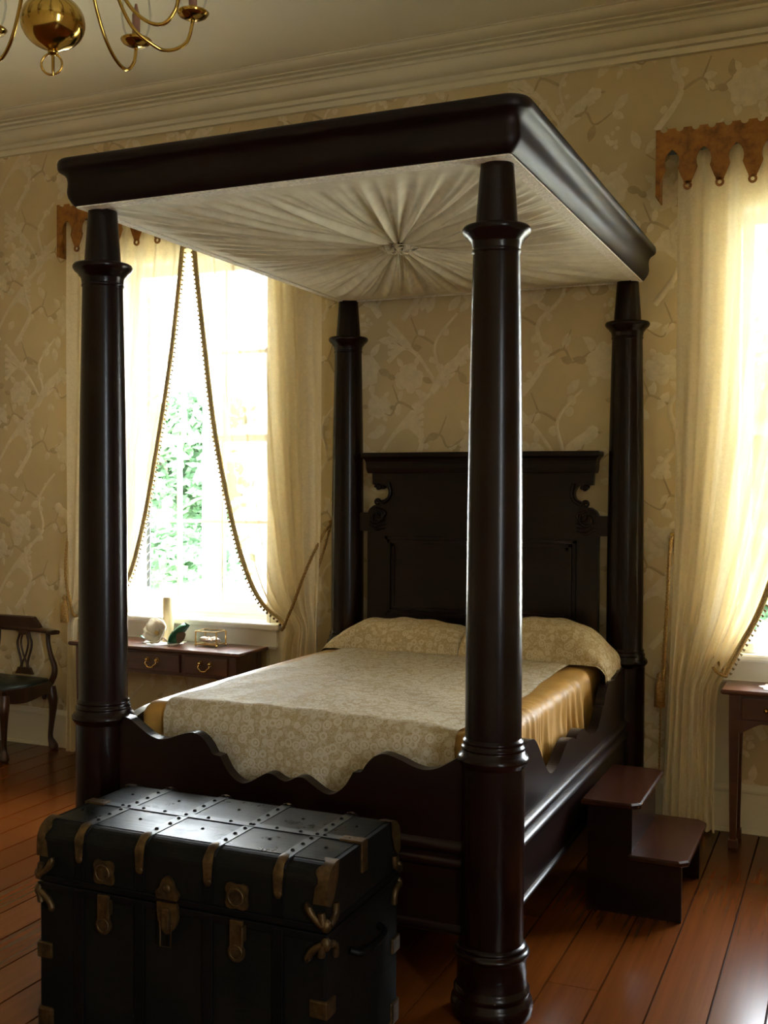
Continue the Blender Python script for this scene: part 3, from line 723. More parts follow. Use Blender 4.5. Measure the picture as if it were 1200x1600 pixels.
# rivets
rv = MB()
def dome(m, c, r, ax='z'):
    P = []
    for i in range(4):
        a = PI/2*i/3
        P.append([(c[0]+r*math.cos(a)*math.cos(2*PI*k/8), c[1]+r*math.cos(a)*math.sin(2*PI*k/8), c[2]+r*.8*math.sin(a)) if ax == 'z' else (c[0]+r*math.cos(a)*math.cos(2*PI*k/8), c[1]-r*.8*math.sin(a), c[2]+r*math.cos(a)*math.sin(2*PI*k/8)) for k in range(8)])
    m.grid(P, True, closed_v=True)
for bx in BXS:
    for y in (TK[2]+.085, TK[2]+.145, TK[2]+.20, ymid, ymid+.045, ymid+.10, ymid+.165): dome(rv, (bx+random.uniform(-.004, .004), y, TH+.004), .0065)
for k in range(12): dome(rv, (TK[0]+.05+.081*k, ymid, TH+.004), .0065)
for a, b in zip(exs, exs[1:]):
    for y in ((TK[2]+ymid)/2+.03, (TK[3]+ymid)/2-.01): dome(rv, ((a+b)/2, y, TH+.001), .006)
rv.build('rivet', SLAT, lid, kind='stuff')
# brass clamps where the bands turn over the lid edge
for bx in BXS:
    for s in (0, 1):
        m = MB(); pr = lid_prof(.007); n = len(pr); seg = pr[1:10] if s == 0 else pr[-10:-1]
        w = [.0155, .017, .016, .0145, .0135, .0145, .0155, .014, .010]
        if s: w = w[::-1]
        ends = ([(pr[1][0], pr[1][1]-.045)]+seg) if s == 0 else (seg+[(pr[-2][0], pr[-2][1]-.045)])
        w = ([.013]+w) if s == 0 else (w+[.013])
        m.grid([[(bx-w[k], ends[k][0], ends[k][1]) for k in range(10)], [(bx, ends[k][0]+(-.004 if s == 0 else .004)*(1 if k < 6 else .4), ends[k][1]+.003) for k in range(10)], [(bx+w[k], ends[k][0], ends[k][1]) for k in range(10)]], True)
        if s == 0: m.ball((bx, TK[2]-.006, pr[1][1]-.045), .0135, .005, .0135, 10, 6)
        m.build('brass_clamp', OLDBR, lid)
for s, xe in ((-1, TK[0]), (1, TK[1])):
    m = MB(); m.bbox(min(xe, xe-s*.07), max(xe, xe-s*.07), ymid-.02, ymid+.02, TH-.002, TH+.008, .003); m.bbox(min(xe-.006, xe+.006), max(xe-.006, xe+.006), ymid-.02, ymid+.02, TH-.085, TH+.008, .003); m.build('brass_clamp', OLDBR, lid)
# corner caps
for xe, s in ((TK[0], 1), (TK[1], -1)):
    for ye, q in ((TK[2], 1), (TK[3], -1)):
        m = MB(); r = .056; n = 8
        for (w0, w1) in ((0, .052),):
            cv = [(ye+q*(r-(r+.006)*math.cos(a)), TH-r+(r+.006)*math.sin(a)) for a in [PI/2*k/n for k in range(n+1)]]
            cv = [(cv[0][0], TH-.10)]+cv+[(ye+q*(r+.012), TH+.006)]
            m.grid([[(xe-s*.006, y, z) for y, z in cv], [(xe+s*.018, y, z) for y, z in cv], [(xe+s*.038*(.8+.2*math.cos(k*1.3)), cv[k][0], cv[k][1]) for k in range(len(cv))]], True)
        side = [(xe-s*.006, y, z) for y, z in cv]+[(xe-s*.006, ye+q*.062, TH-.04), (xe-s*.006, ye+q*.040, TH-.085), (xe-s*.006, ye+q*.015, TH-.11)]
        m.add(side, [tuple(range(len(side)))])
        m.build('corner_cap', OLDBR, lid)
        def claw(m, zc, flip):
            for ang in (.35, 1.2):
                pts = [(xe+s*.006, ye-q*.007, zc), (xe+s*(.02+.014*ang), ye-q*.007, zc+flip*.018*ang), (xe+s*.052, ye-q*.007, zc+flip*(.02+.020*ang)), (xe+s*.050, ye-q*.006, zc+flip*.052)] if ang > 1 else [(xe+s*.006, ye-q*.007, zc), (xe+s*.012, ye-q*.007, zc+flip*.035)]
                m.tube(cr(pts, 3), .011, 6)
            m.tube(cr([(xe-s*.007, ye+q*.004, zc), (xe-s*.007, ye+q*.04, zc+flip*.016), (xe-s*.006, ye+q*.045, zc+flip*.05)], 3), .011, 6)
            m.ball((xe, ye-q*.002, zc), .016, .014, .02, 8, 6)
        for z0, fl, par in ((ZS+.022, 1, lid), (ZS-.028, -1, tk)):
            m = MB(); claw(m, z0, fl); m.build('corner_clamp', OLDBR, par)
        m = MB()
        m.bbox(min(xe-s*.007, xe+s*.05), max(xe-s*.007, xe+s*.05), min(ye-q*.007, ye+q*.05), max(ye-q*.007, ye+q*.05), .225, .275, .005); m.build('corner_guard', OLDBR, tk)
        m = MB(); m.bbox(min(xe-s*.007, xe+s*.055), max(xe-s*.007, xe+s*.055), min(ye-q*.007, ye+q*.055), max(ye-q*.007, ye+q*.055), 0, .075, .010); m.build('corner_foot', OLDBR, tk)
# seam rims
m = MB(); m.bbox(TK[0]-.004, TK[1]+.004, TK[2]-.006, TK[3]+.006, ZS-.026, ZS-.002, .003); m.build('body_rim', SLAT, tk)
m = MB(); m.bbox(TK[0]-.004, TK[1]+.004, TK[2]-.006, TK[3]+.006, ZS+.002, ZS+.022, .003); m.build('lid_rim', SLAT, lid)
# draw latches and the lock
def ydisc(m, x_, z, r, y, t=.008, n=18, wob=0.0):
    m.prism([(x_+r*(1+wob*math.cos(4*(2*PI*k/n)+PI))*math.cos(2*PI*k/n), z+r*(1+wob*math.cos(4*(2*PI*k/n)+PI))*math.sin(2*PI*k/n)) for k in range(n)], 'y', y-t, y)
yf = TK[2]-.004
for lx in (TK[0]+.249, TK[0]+.708):
    la = MB(); ydisc(la, lx, ZS+.062, .040, yf, .006, 24, .16); ydisc(la, lx, ZS+.062, .030, yf-.006, .005); la.tube([(lx+.024*math.cos(2*PI*k/20), yf-.012, ZS+.062+.024*math.sin(2*PI*k/20)) for k in range(20)], .004, 6, True); ydisc(la, lx, ZS+.062, .012, yf-.010, .006)
    la.build('latch_plate', OLDBR, lid)
    la = MB(); la.bbox(lx-.022, lx+.022, yf-.010, yf, ZS-.092, ZS-.004, .004); ydisc(la, lx, ZS-.096, .027, yf, .009); la.tube([(lx+.020*math.cos(2*PI*k/16), yf-.010, ZS-.096+.020*math.sin(2*PI*k/16)) for k in range(16)], .003, 6, True)
    la.bbox(lx+.022, lx+.030, yf-.022, yf, ZS-.06, ZS-.015, .003)
    la.build('latch_strap', OLDBR, tk)
lx = TK[0]+.477
m = MB(); m.prism([(lx+a, ZS+z) for a, z in cr([(-.034, .018), (-.040, .034), (-.026, .052), (-.018, .072), (0, .086), (.018, .072), (.026, .052), (.040, .034), (.034, .018)], 3)], 'y', yf-.010, yf); m.ball((lx, yf-.010, ZS+.05), .014, .006, .014, 10, 6); m.build('lock_hasp', OLDBR, lid)
m = MB(); m.prism([(lx+a, ZS+z) for a, z in cr([(-.034, .010), (-.032, -.03), (-.022, -.062), (0, -.082), (.026, -.062), (.038, -.03), (.034, .010)], 3)], 'y', yf-.012, yf); m.bbox(lx-.012, lx+.012, yf-.022, yf-.010, ZS-.065, ZS-.005, .003)
m.tube([(lx-.020, yf-.014, ZS-.045), (lx-.020, yf-.014, ZS-.118), (lx+.016, yf-.014, ZS-.118), (lx+.018, yf-.014, ZS-.05)], .0025, 6)
m.build('lock_plate', OLDBR, tk)
m = MB(); m.tube(cr([(TK[1]+.004, 2.76, .36), (TK[1]+.035, 2.79, .35), (TK[1]+.035, 2.93, .35), (TK[1]+.004, 2.96, .36)], 5), .011, 8); m.build('leather_handle', SLAT, tk)
m = MB(); m.tube(cr([(TK[0]-.004, 2.76, .36), (TK[0]-.035, 2.79, .35), (TK[0]-.035, 2.93, .35), (TK[0]-.004, 2.96, .36)], 5), .011, 8); m.build('leather_handle', SLAT, tk)

# ================================================================== BED STEPS
bs = thing('bed_steps', (-.78, 4.52, 0), 'two-tread mahogany bed steps standing beside the bed rail', 'steps')
SY0, SY1 = 4.235, 4.815
for y0, y1 in ((SY0+.02, SY0+.042), (SY1-.042, SY1-.02)):
    pr = [(-.965, 0), (-.60, 0), (-.60, .222), (-.79, .222), (-.79, .422), (-.965, .422)]
    MB().prism(pr, 'y', y0, y1).build('side_panel', MAHOG_H, bs)
def tread(x0, x1, z0, z1, c=.03):
    po = [(x0, SY0-.012), (x1-c, SY0-.012), (x1, SY0-.012+c), (x1, SY1-c), (x1-c, SY1), (x0, SY1)]
    m = MB(); b = .006
    def sc(p, d): cx, cy = (x0+x1)/2, (SY0+SY1)/2; return (p[0]-math.copysign(d, p[0]-cx), p[1]-math.copysign(d, p[1]-cy))
    rows = [[(*sc(p, d), z) for p in po] for d, z in ((b, z0), (0, z0+b), (0, z1-b), (b, z1))]
    m.grid(rows, False, closed_v=True); m.add(rows[0], [tuple(range(6))]); m.add(rows[-1], [tuple(range(6))]); return m
tread(-.985, -.755, .422, .447).build('tread', STEPW, bs)
tread(-.80, -.572, .222, .247).build('tread', STEPW, bs)
MB().box(-.805, -.79, SY0+.042, SY1-.042, .247, .422).build('riser', MAHOG_H, bs)
MB().box(-.965, -.95, SY0+.042, SY1-.042, .0, .422).build('back_panel', MAHOG_H, bs)

# ================================================================== TABLES UNDER THE WINDOWS
def side_table(x0, x1, y0, y1, zt, drawers, label, handle):
    t = thing('writing_table', ((x0+x1)/2, (y0+y1)/2, 0), label, 'table', 'mahogany tables under the windows')
    m = MB(); b = .01
    rows = [[(x0+d, y0+d, z), (x1-d, y0+d, z), (x1-d, y1, z), (x0+d, y1, z)] for d, z in ((.012, zt-.024), (.004, zt-.020), (0, zt-.014), (0, zt-.006), (.005, zt))]
    m.grid(rows, False, closed_v=True); m.add(rows[0], [(0, 1, 2, 3)]); m.add(rows[-1], [(0, 1, 2, 3)]); m.build('tabletop', DESKW, t)
    i0, i1, f0, f1 = x0+.035, x1-.035, y0+.03, y1-.02; za = zt-.155
    lw = .045
    for xa in (i0, i1-lw):
        for ya in (f0, f1-lw):
            m = MB(); c = (xa+lw/2, ya+lw/2); P = []
            for hw, z in ((lw/2, zt-.024), (lw/2, za-.01), (.014, .05), (.020, .045), (.021, .01), (.017, 0)): P.append([(c[0]-hw, c[1]-hw, z), (c[0]+hw, c[1]-hw, z), (c[0]+hw, c[1]+hw, z), (c[0]-hw, c[1]+hw, z)])
            m.grid(P, False, closed_v=True); m.add(P[-1], [(0, 1, 2, 3)]); m.build('leg', DESKW, t)
    m = MB(); m.box(i0+lw, i1-lw, f0+.006, f0+.020, za, zt-.024); m.box(i0+lw, i1-lw, f1-.02, f1-.004, za, zt-.024)
    for xa in (i0+.004, i1-.018): m.box(xa, xa+.014, f0+lw, f1-lw, za, zt-.024)
    m.build('apron', DESKW, t)
    for s, xa in ((1, i0+lw), (-1, i1-lw)):
        MB().prism(cr([(xa, za), (xa, za-.045), (xa+s*.02, za-.040), (xa+s*.05, za-.022), (xa+s*.085, za-.004), (xa+s*.10, za)], 3), 'y', f0+.006, f0+.024).build('corner_bracket', DESKW, t)
    for a, b_ in drawers:
        d = MB().bbox(a, b_, f0-.008, f0+.010, za+.018, zt-.034, .004).build('drawer', DESKW, t)
        xc, zc = (a+b_)/2, (za+zt)/2-.006
        if handle == 'bail':
            m = MB()
            for q in (-1, 1):
                m.ball((xc+q*.033, f0-.020, zc+.012), .011, .012, .011, 10, 8)
                ydisc(m, xc+q*.033, zc+.012, .013, f0-.008, .003, 12)
            m.tube(cr([(xc-.033, f0-.024, zc+.008), (xc-.036, f0-.030, zc-.008), (xc-.022, f0-.034, zc-.018), (xc-.018, f0-.034, zc-.026), (xc, f0-.034, zc-.029), (xc+.018, f0-.034, zc-.026), (xc+.022, f0-.034, zc-.018), (xc+.036, f0-.030, zc-.008), (xc+.033, f0-.024, zc+.008)], 4), .0042, 8)
            m.build('bail_handle', BRASSP, d)
        else:
            MB().tube([(xc, f0-.008, zc), (xc, f0-.016, zc), (xc, f0-.024, zc), (xc, f0-.034, zc), (xc, f0-.040, zc)], [.006, .005, .011, .012, .004], 12).build('knob', BRASSP, d)
    return t
side_table(-4.280, -3.105, 5.135, 5.462, .750, [(-4.195, -3.915), (-3.875, -3.51), (-3.475, -3.195)], 'mahogany table with brass bail handles under the window left of the bed', 'bail')
side_table(-.565, .55, 5.185, 5.462, .750, [(-.475, -.255), (-.235, .22), (.24, .46)], 'mahogany table with a round brass knob under the right-hand window', 'knob')
# things on the left table
ZT = .7505
def doily(cx, cy, r, label):
    n = 40; m = MB(); prof = []
    for k in range(n):
        a = 2*PI*k/n; rr = r*(1+.07*math.cos(10*a)); prof.append((cx+rr*math.cos(a), cy+rr*.9*math.sin(a)))
    m.prism(prof, 'z', ZT, ZT+.003)
    m.build('doily', DOILY, origin=(cx, cy, ZT), **tagd(label, 'doily', 'white crochet doilies'))
doily(-3.735, 5.335, .125, 'round white crochet doily under the candle on the left table')
MB().lathe([(.029, ZT+.003), (.031, ZT+.006), (.0315, 1.010), (.030, 1.018), (.018, 1.016), (.006, 1.008)], -3.735, 5.375, 0, 28).build('pillar_candle', WAX, origin=(-3.735, 5.375, ZT), **tagd('tall ivory pillar candle among magnolia leaves on the left table', 'candle'))
def petal(m, c, d, up_, L, w, cup=.35):
    """cupped petal from c along d"""
    d = Vector(d).normalized(); n = Vector(up_); n = (n-d*n.dot(d)).normalized(); s_ = d.cross(n); P = []
    for i in range(9):
        u = i/8; ww = w*math.sin(PI*(.12+.80*u))**.8; row = []
        for j in range(-4, 5):
            q = j/4; row.append(Vector(c)+d*(L*u)+s_*(ww*q)+n*(cup*L*(u*u*.6)+cup*w*.9*q*q))
        P.append(row)
    m.grid(P)
fl = thing('magnolia', (-3.735, 5.27, ZT), 'large white magnolia bloom lying against the ivory candle', 'flower')
fc = Vector((-3.725, 5.255, .815))
for k, (dv, uv, L, w) in enumerate((((-.75, -.25, -.05), (.3, -.8, .5), .085, .055), ((-.2, .1, 1), (.2, -1, .2), .095, .06), ((.75, .1, .45), (-.4, -.9, .1), .08, .05), ((-.3, -.55, -.55), (.2, -.6, .8), .075, .055), ((.45, -.35, -.5), (-.3, -.8, .5), .08, .055), ((.2, .4, .8), (0, -1, .2), .085, .055))):
    m = MB(); petal(m, fc-Vector(dv)*.006, dv, uv, L, w); o = m.build('petal', PETAL, fl); sd = o.modifiers.new('s', 'SOLIDIFY'); sd.thickness = .003
m = MB(); m.tube([fc+Vector((0, 0, 0)), fc+Vector((.006, -.025, .008)), fc+Vector((.008, -.04, .012))], [.014, .013, .004], 8); m.build('seed_cone', YELL, fl)
MB().tube([fc, fc+Vector((.02, .03, -.03)), (-3.68, 5.29, ZT+.012)], [.006, .005, .005], 7).build('stem', LEAFB, fl)
for (c, d, u_, L, w, lab) in (((-3.695, 5.31, ZT+.006), (.40, .0, 1), (1, -.25, -.35), .165, .050, 'broad green magnolia leaf arching to the right of the candle'), ((-3.745, 5.425, ZT+.006), (-.12, .02, 1), (0, -1, 0), .17, .028, 'upright green magnolia leaf behind the candle'), ((-3.76, 5.30, ZT+.008), (-1, -.25, .1), (0, 0, 1), .11, .028, 'flat green leaf under the magnolia bloom'), ((-3.672, 5.335, ZT+.006), (.95, .10, .60), (.3, -.6, .2), .105, .030, 'magnolia leaf with brown underside right of the candle')):
    m = MB(); petal(m, c, d, u_, L, w, .25 if 'arching' not in lab else .75)
    o = m.build('magnolia_leaf', LEAFB if 'brown' in lab else LEAF, origin=c, **tagd(lab, 'leaf', 'magnolia leaves by the candle')); sd = o.modifiers.new('s', 'SOLIDIFY'); sd.thickness = .002
bx = thing('trinket_box', (-3.415, 5.335, ZT), 'small brass and glass trinket box holding seashells', 'box')
b0, b1, c0, c1, z0, z1 = -3.485, -3.345, 5.285, 5.385, ZT+.014, ZT+.088
m = MB()
for xx in (b0, b1):
    for yy in (c0, c1): m.box(xx-.003, xx+.003, yy-.003, yy+.003, z0, z1); m.ball((xx, yy, ZT+.007), .007, seg=8, rings=6)
for z in (z0, z1): 
    for yy in (c0, c1): m.box(b0, b1, yy-.002, yy+.002, z-.002, z+.003)
    for xx in (b0, b1): m.box(xx-.002, xx+.002, c0, c1, z-.002, z+.003)
m.build('brass_frame', BRASSP, bx)
MB().box(b0, b1, c0, c1, z0, z0+.003).build('mirror_floor', BRASSP, bx)
m = MB(); m.box(b0, b1, c0, c0+.0015, z0, z1).box(b0, b1, c1-.0015, c1, z0, z1).box(b0, b0+.0015, c0, c1, z0, z1).box(b1-.0015, b1, c0, c1, z0, z1); m.build('glass_side', CLEARG, bx)
MB().box(b0, b1, c0, c1, z1, z1+.002).build('glass_lid', CLEARG, bx)
for k, (sx, sy, r) in enumerate(((-3.452, 5.322, .031), (-3.415, 5.308, .022), (-3.402, 5.350, .029), (-3.368, 5.322, .026), (-3.448, 5.364, .022))):
    pts = []; rad = []
    for q in range(26):
        a = q*.62; rr = r*.55*(1-q/27); pts.append((sx+rr*math.cos(a), sy+rr*math.sin(a)*.8, z0+.004+r*.55+q*.0008)); rad.append(max(.0015, r*.5*(1-q/27)))
    MB().tube(pts, rad, 8).build('seashell', SHELL, origin=(sx, sy, z0), **tagd('pinkish coiled seashell inside the glass trinket box', 'seashell', 'seashells in the trinket box'))
# things on the right table and its sill
doily(-.26, 5.33, .14, 'white crochet doily on the right-hand table')
rf = thing('silk_rose', (-.295, 5.31, ZT+.003), 'small white silk bloom lying on the doily of the right table', 'flower')
for k in range(7):
    a = 2*PI*k/7; m = MB(); petal(m, (-.295, 5.31, ZT+.035), (math.cos(a), math.sin(a), .35), (0, 0, 1), .075, .032, .5); o = m.build('petal', PETAL, rf); o.modifiers.new('s', 'SOLIDIFY').thickness = .003
m = MB(); m.ball((-.295, 5.31, ZT+.028), .02, .02, .025, 10, 8); m.build('heart', YELL, rf)
og = thing('porcelain_ornament', (-.475, 5.50, .885), 'small cream porcelain ornament on the right window sill', 'ornament')
MB().lathe([(.045, .885), (.052, .890), (.050, .905), (.046, .925), (.050, .932), (.046, .936)], -.475, 5.50, 0, 16).build('base', PORC, og)
MB().lathe([(.020, .935), (.026, .95), (.028, .965), (.018, .985), (.022, .995), (.012, 1.006), (.003, 1.01)], -.480, 5.50, 0, 14).build('figure', PORC, og)

# ================================================================== PELMETS
def pelmet(x0, label):
    n = 10; p = .1475; L = .15*2+p*n; zr = 3.118; zt = 3.394; yy = 5.340; th = .006
    t = thing('pelmet', (x0+L/2, 5.43, zr), label, 'pelmet', 'bronzed metal pelmets over the windows')
    cut = [(.055, .020), (.050, .030), (.041, .052), (.033, .072), (.028, .0857), (.032, .100), (.034, .119), (.030, .140), (.020, .158), (.008, .170), (0, .176)]
    bot = [(0, -.041), (.026, -.041)]
    for k in range(n+2):
        c = .0765+p*k if k <= n else None
        if k > n: break
        l = [(c-w, z) for w, z in cut]; r = [(c+w, z) for w, z in reversed(cut[:-1])]
        if k == 0: l = [(.0215, .020)]+l[1:]
        bot += l+r
        if k < n+1:
            rc = .15+p*k
            if k < n: bot += [(rc-.020, .016), (rc-.013, .012), (rc+.013, .012), (rc+.020, .016)]
    L = .0765*2+p*n
    bot += [(L-.026, -.041), (L, -.041)]
    topz = zt-zr; tp_ = []
    q = .0738; c = L-.040; 
    tp_.append((L, topz))
    while c > .03:
        tp_ += [(c+.018, topz)]+[(c+.018*math.cos(a), topz-.0005-.017*math.sin(a)) for a in [PI*k/6 for k in range(1, 6)]]+[(c-.018, topz)]
        c -= q
    tp_.append((0, topz))
    poly = [(x0+a, zr+b) for a, b in bot+tp_]
    # triangulate the outline so that the pierced shape fills properly
    from mathutils.geometry import tessellate_polygon
    tri = tessellate_polygon([[Vector((a, b, 0)) for a, b in poly]]); N = len(poly)
    v = [(a, yy, b) for a, b in poly]+[(a, yy+th, b) for a, b in poly]
    m = MB(); m.add(v, [tuple(f) for f in tri]+[tuple(i+N for i in reversed(f)) for f in tri]+[(i, i+N, (i+1) % N+N, (i+1) % N) for i in range(N)])
    for k in range(n):
        rc = x0+.15+p*k; s = 14
        P = [[(rc+r*math.cos(2*PI*j/s), y, zr+r*math.sin(2*PI*j/s)) for j in range(s)] for r, y in ((.0095, yy), (.021, yy), (.021, yy+th), (.0095, yy+th))]
        m.grid(P, False, closed_u=True, closed_v=True)
    m.build('pierced_front', PELM, t)
    for xa in (x0, x0+L-th): MB().box(xa, xa+th, yy+th, YB-.010, zr-.041, zt).build('side_return', PELM, t)
    MB().box(x0+th, x0+L-th, yy+th+.02, YB-.010, zt-.075, zt-.060).build('top_board', SHUTG, t)
    return L
PL = pelmet(-4.530, 'bronzed pierced metal pelmet over the left window, mostly hidden behind the bed tester')
pelmet(-.911, 'bronzed pierced metal pelmet with ring drops above the right window')

# ================================================================== CURTAINS
def curtain(outer, inner, label, nf, seed, tail):
    """outer, inner: lists (x,z) from top to floor giving the two edges"""
    rnd = random.Random(seed); NZ, NS = 120, 110
    oz = [p[1] for p in outer][::-1]; ox = [p[0] for p in outer][::-1]
    inn = cr(inner, 8); iz = [p[1] for p in inn][::-1]; ix = [p[0] for p in inn][::-1]
    ph = [rnd.uniform(0, 6.28) for _ in range(6)]; P = []; edge = []
    for i in range(NZ+1):
        z = lerp(3.30, .018, i/NZ); xo = interp(z, oz, ox); xi = interp(z, iz, ix); w = abs(xi-xo)
        A = min(.034, .016+.005/max(w, .10)); row = []
        for j in range(NS+1):
            s = j/NS; ss = s+.03*math.sin(2*PI*s*2+ph[0])*math.sin(PI*s)
            y = 5.405+A*.75*math.sin(2*PI*nf*ss+ph[1]+.5*math.sin(z*1.3+ph[2])+1.1*math.sin(2*PI*1.7*ss+ph[4]))+A*.25*math.sin(2*PI*nf*2.1*ss+ph[3]+.4*math.sin(z*2))
            if s > .97: y = lerp(y, 5.385, (s-.97)/.03)
            row.append((lerp(xo, xi, ss), min(max(y, 5.366), 5.440), z))
        P.append(row); edge.append(row[-1])
    t = thing('lace_curtain', (outer[-1][0], 5.40, 0), label, 'curtain', 'lace curtains at the windows')
    MB().grid(P).build('lace_panel', LACE_CUR, t)
    # gold braid and hanging ball fringe down the inner edge
    ed = [e for e in edge if e[2] < 3.20 and e[2] > tail]
    sgn = 1 if inner[0][0] > outer[0][0] else -1
    br = MB(); br.tube([(e[0], e[1]-.004, e[2]) for e in ed], .009, 6)
    br.tube([(e[0]-sgn*.015, e[1]-.004, e[2]) for e in ed], .0075, 6); br.build('braid', BRAID, t)
    fr_ = MB(); L = 0; last = ed[0]; nxt = .01
    for a, b in zip(ed, ed[1:]):
        d = math.dist(a, b)
        while nxt < L+d:
            u = (nxt-L)/d; c = Vector([lerp(a[q], b[q], u) for q in range(3)]); tn = (Vector(b)-Vector(a)).normalized()
            dv = Vector((sgn*.75, 0, -.65)).normalized()
            q0 = c+dv*.004; q1 = c+dv*.022
            fr_.tube([q0, lerp(q0, q1, .3), lerp(q0, q1, .45), q1], [.002, .003, .005, .0075], 6); nxt += .0265
        L += d
    fr_.build('tassel_fringe', TASSEL, t, kind='stuff')
    return t
# left window
curtain([(-2.738, 3.3), (-2.738, 1.45), (-2.760, .88), (-2.745, .0)], [(-3.575, 3.30), (-3.565, 3.04), (-3.495, 2.49), (-3.42, 1.97), (-3.30, 1.45), (-3.20, 1.16), (-3.10, 1.00), (-2.955, .885), (-2.975, .75), (-3.01, .40), (-3.02, 0)],
        'lace curtain tied back beside the bed head at the left window', 6, 1, .885)
curtain([(-4.500, 3.3), (-4.50, 1.45), (-4.485, .88), (-4.505, 0)], [(-3.62, 3.30), (-3.635, 3.06), (-3.716, 2.43), (-3.844, 1.75), (-3.93, 1.38), (-4.016, 1.13), (-4.14, .98), (-4.40, .875), (-4.445, .78), (-4.445, .4), (-4.442, 0)],
        'lace curtain behind the left foot post, on the far side of the left window', 6, 2, .885)
# right window
curtain([(-.815, 3.3), (-.815, 1.45), (-.830, .80), (-.862, 0)], [(.03, 3.30), (.02, 3.04), (-.05, 2.45), (-.15, 1.97), (-.28, 1.50), (-.40, 1.12), (-.49, .93), (-.568, .775), (-.60, .70), (-.61, .40), (-.607, 0)],
        'lace curtain falling to the floor beside the table at the right window', 6, 3, .775)
curtain([(.83, 3.3), (.83, 1.45), (.84, .80), (.87, 0)], [(.06, 3.30), (.07, 3.04), (.14, 2.45), (.24, 1.97), (.36, 1.50), (.47, 1.12), (.55, .93), (.62, .80), (.62, .70), (.62, .40), (.62, 0)],
        'lace curtain at the far right of the right window, beyond the table', 6, 4, .80)
def rope(pts, r, turns, name, par):
    pts = [Vector(p) for p in cr(pts, 14)]; m = MB(); n = len(pts)
    for s in range(3):
        q = []
        for i, p in enumerate(pts):
            t = (pts[min(i+1, n-1)]-pts[max(i-1, 0)]).normalized(); a = t.orthogonal().normalized(); b = t.cross(a); g = 2*PI*(s/3+turns*i/n)
            q.append(p+(a*math.cos(g)+b*math.sin(g))*r*.55)
        m.tube(q, r*.62, 6)
    return m.build(name, CORD, par)
def big_tassel(m, x_, y_, zt, L=.15):
    m.lathe([(.004, zt), (.014, zt-.008), (.017, zt-.022), (.011, zt-.034), (.013, zt-.040), (.020, zt-.050), (.024, zt-.09), (.027, zt-L), (.0, zt-L)], x_, y_, 0, 14, cap=False)
t = thing('curtain_tieback', (-2.72, 5.45, .88), 'twisted gold cord tieback holding the curtain beside the bed head', 'tieback', 'gold cord tiebacks')
rope([(-2.722, 5.517, 1.475), (-2.735, 5.44, 1.42), (-2.80, 5.352, 1.22), (-2.88, 5.346, 1.02), (-2.945, 5.350, .885), (-2.968, 5.385, .872), (-2.94, 5.45, .93), (-2.80, 5.475, 1.20), (-2.735, 5.515, 1.46)], .0085, 30, 'cord', t)
MB().tube([(-2.722, 5.519, 1.475), (-2.722, 5.49, 1.475)], .012, 10).build('hook', BRASS, t)
t = thing('curtain_tieback', (-4.51, 5.45, .88), 'gold cord tieback with tassel seen left of the left foot post', 'tieback', 'gold cord tiebacks')
rope([(-4.535, 5.517, 1.475), (-4.515, 5.44, 1.42), (-4.48, 5.352, 1.15), (-4.425, 5.350, .90), (-4.40, 5.375, .875), (-4.43, 5.45, .93), (-4.50, 5.47, 1.25), (-4.53, 5.515, 1.45)], .0085, 30, 'cord', t)
m = MB(); big_tassel(m, -4.47, 5.335, 1.00, .17); m.build('tassel', CORD, t)
MB().tube([(-4.535, 5.519, 1.475), (-4.535, 5.49, 1.475)], .012, 10).build('hook', BRASS, t)
t = thing('curtain_tieback', (-.85, 5.45, .6), 'gold cord with long tassel hanging at the edge of the right window curtain', 'tieback', 'gold cord tiebacks')
rope([(-.836, 5.515, 1.445), (-.842, 5.46, 1.40), (-.848, 5.445, 1.2), (-.856, 5.44, .95), (-.862, 5.44, .78), (-.862, 5.44, .60)], .0085, 22, 'cord', t)
rope([(-.836, 5.515, 1.44), (-.845, 5.46, 1.30), (-.866, 5.45, .9), (-.878, 5.45, .55), (-.885, 5.47, .27)], .006, 26, 'cord', t)
rope([(-.836, 5.515, 1.445), (-.80, 5.48, 1.25), (-.68, 5.46, .95), (-.575, 5.40, .80), (-.565, 5.355, .785), (-.60, 5.352, .80), (-.62, 5.36, .82)], .0075, 22, 'cord', t)
m = MB(); big_tassel(m, -.882, 5.44, .765, .17); m.build('tassel', CORD, t)
MB().tube([(-.836, 5.519, 1.445), (-.836, 5.49, 1.445)], .012, 10).build('hook', BRASS, t)

# ================================================================== CORNER CHAIR
ch = thing('corner_chair', (-4.89, 5.27, 0), 'walnut corner chair with pierced splats and green leather seat by the wall', 'chair')
Fc, Rc, Bc, Lc = Vector((-4.71, 5.07, 0)), Vector((-4.675, 5.445, 0)), Vector((-5.125, 5.455, 0)), Vector((-5.155, 5.085, 0))
def cab_leg(c, out):
    o = Vector((out[0], out[1], 0)).normalized(); m = MB()
    pr = [(.0, .40, .030), (.006, .36, .033), (.016, .32, .031), (.018, .28, .026), (.010, .20, .020), (-.002, .11, .016), (-.002, .07, .017), (.010, .045, .024), (.020, .022, .030), (.020, .008, .028), (.018, .002, .020)]
    pts = cr([(c.x+o.x*d, c.y+o.y*d, z, r) for d, z, r in pr], 4); m.tube([p[:3] for p in pts], [p[3] for p in pts], 12); return m
for c, o in ((Fc, (.7, -.7)), (Rc, (1, .0)), (Bc, (-.7, .2)), (Lc, (-.9, -.5))):
    lg = cab_leg(c, o).build('leg', CHAIRW, ch)
    if c is Fc or c is Rc:
        m = MB(); m.ball((c.x-.045, c.y-.01, .335), .018, .014, .024, 8, 6); m.build('knee_scroll', CHAIRW, lg)
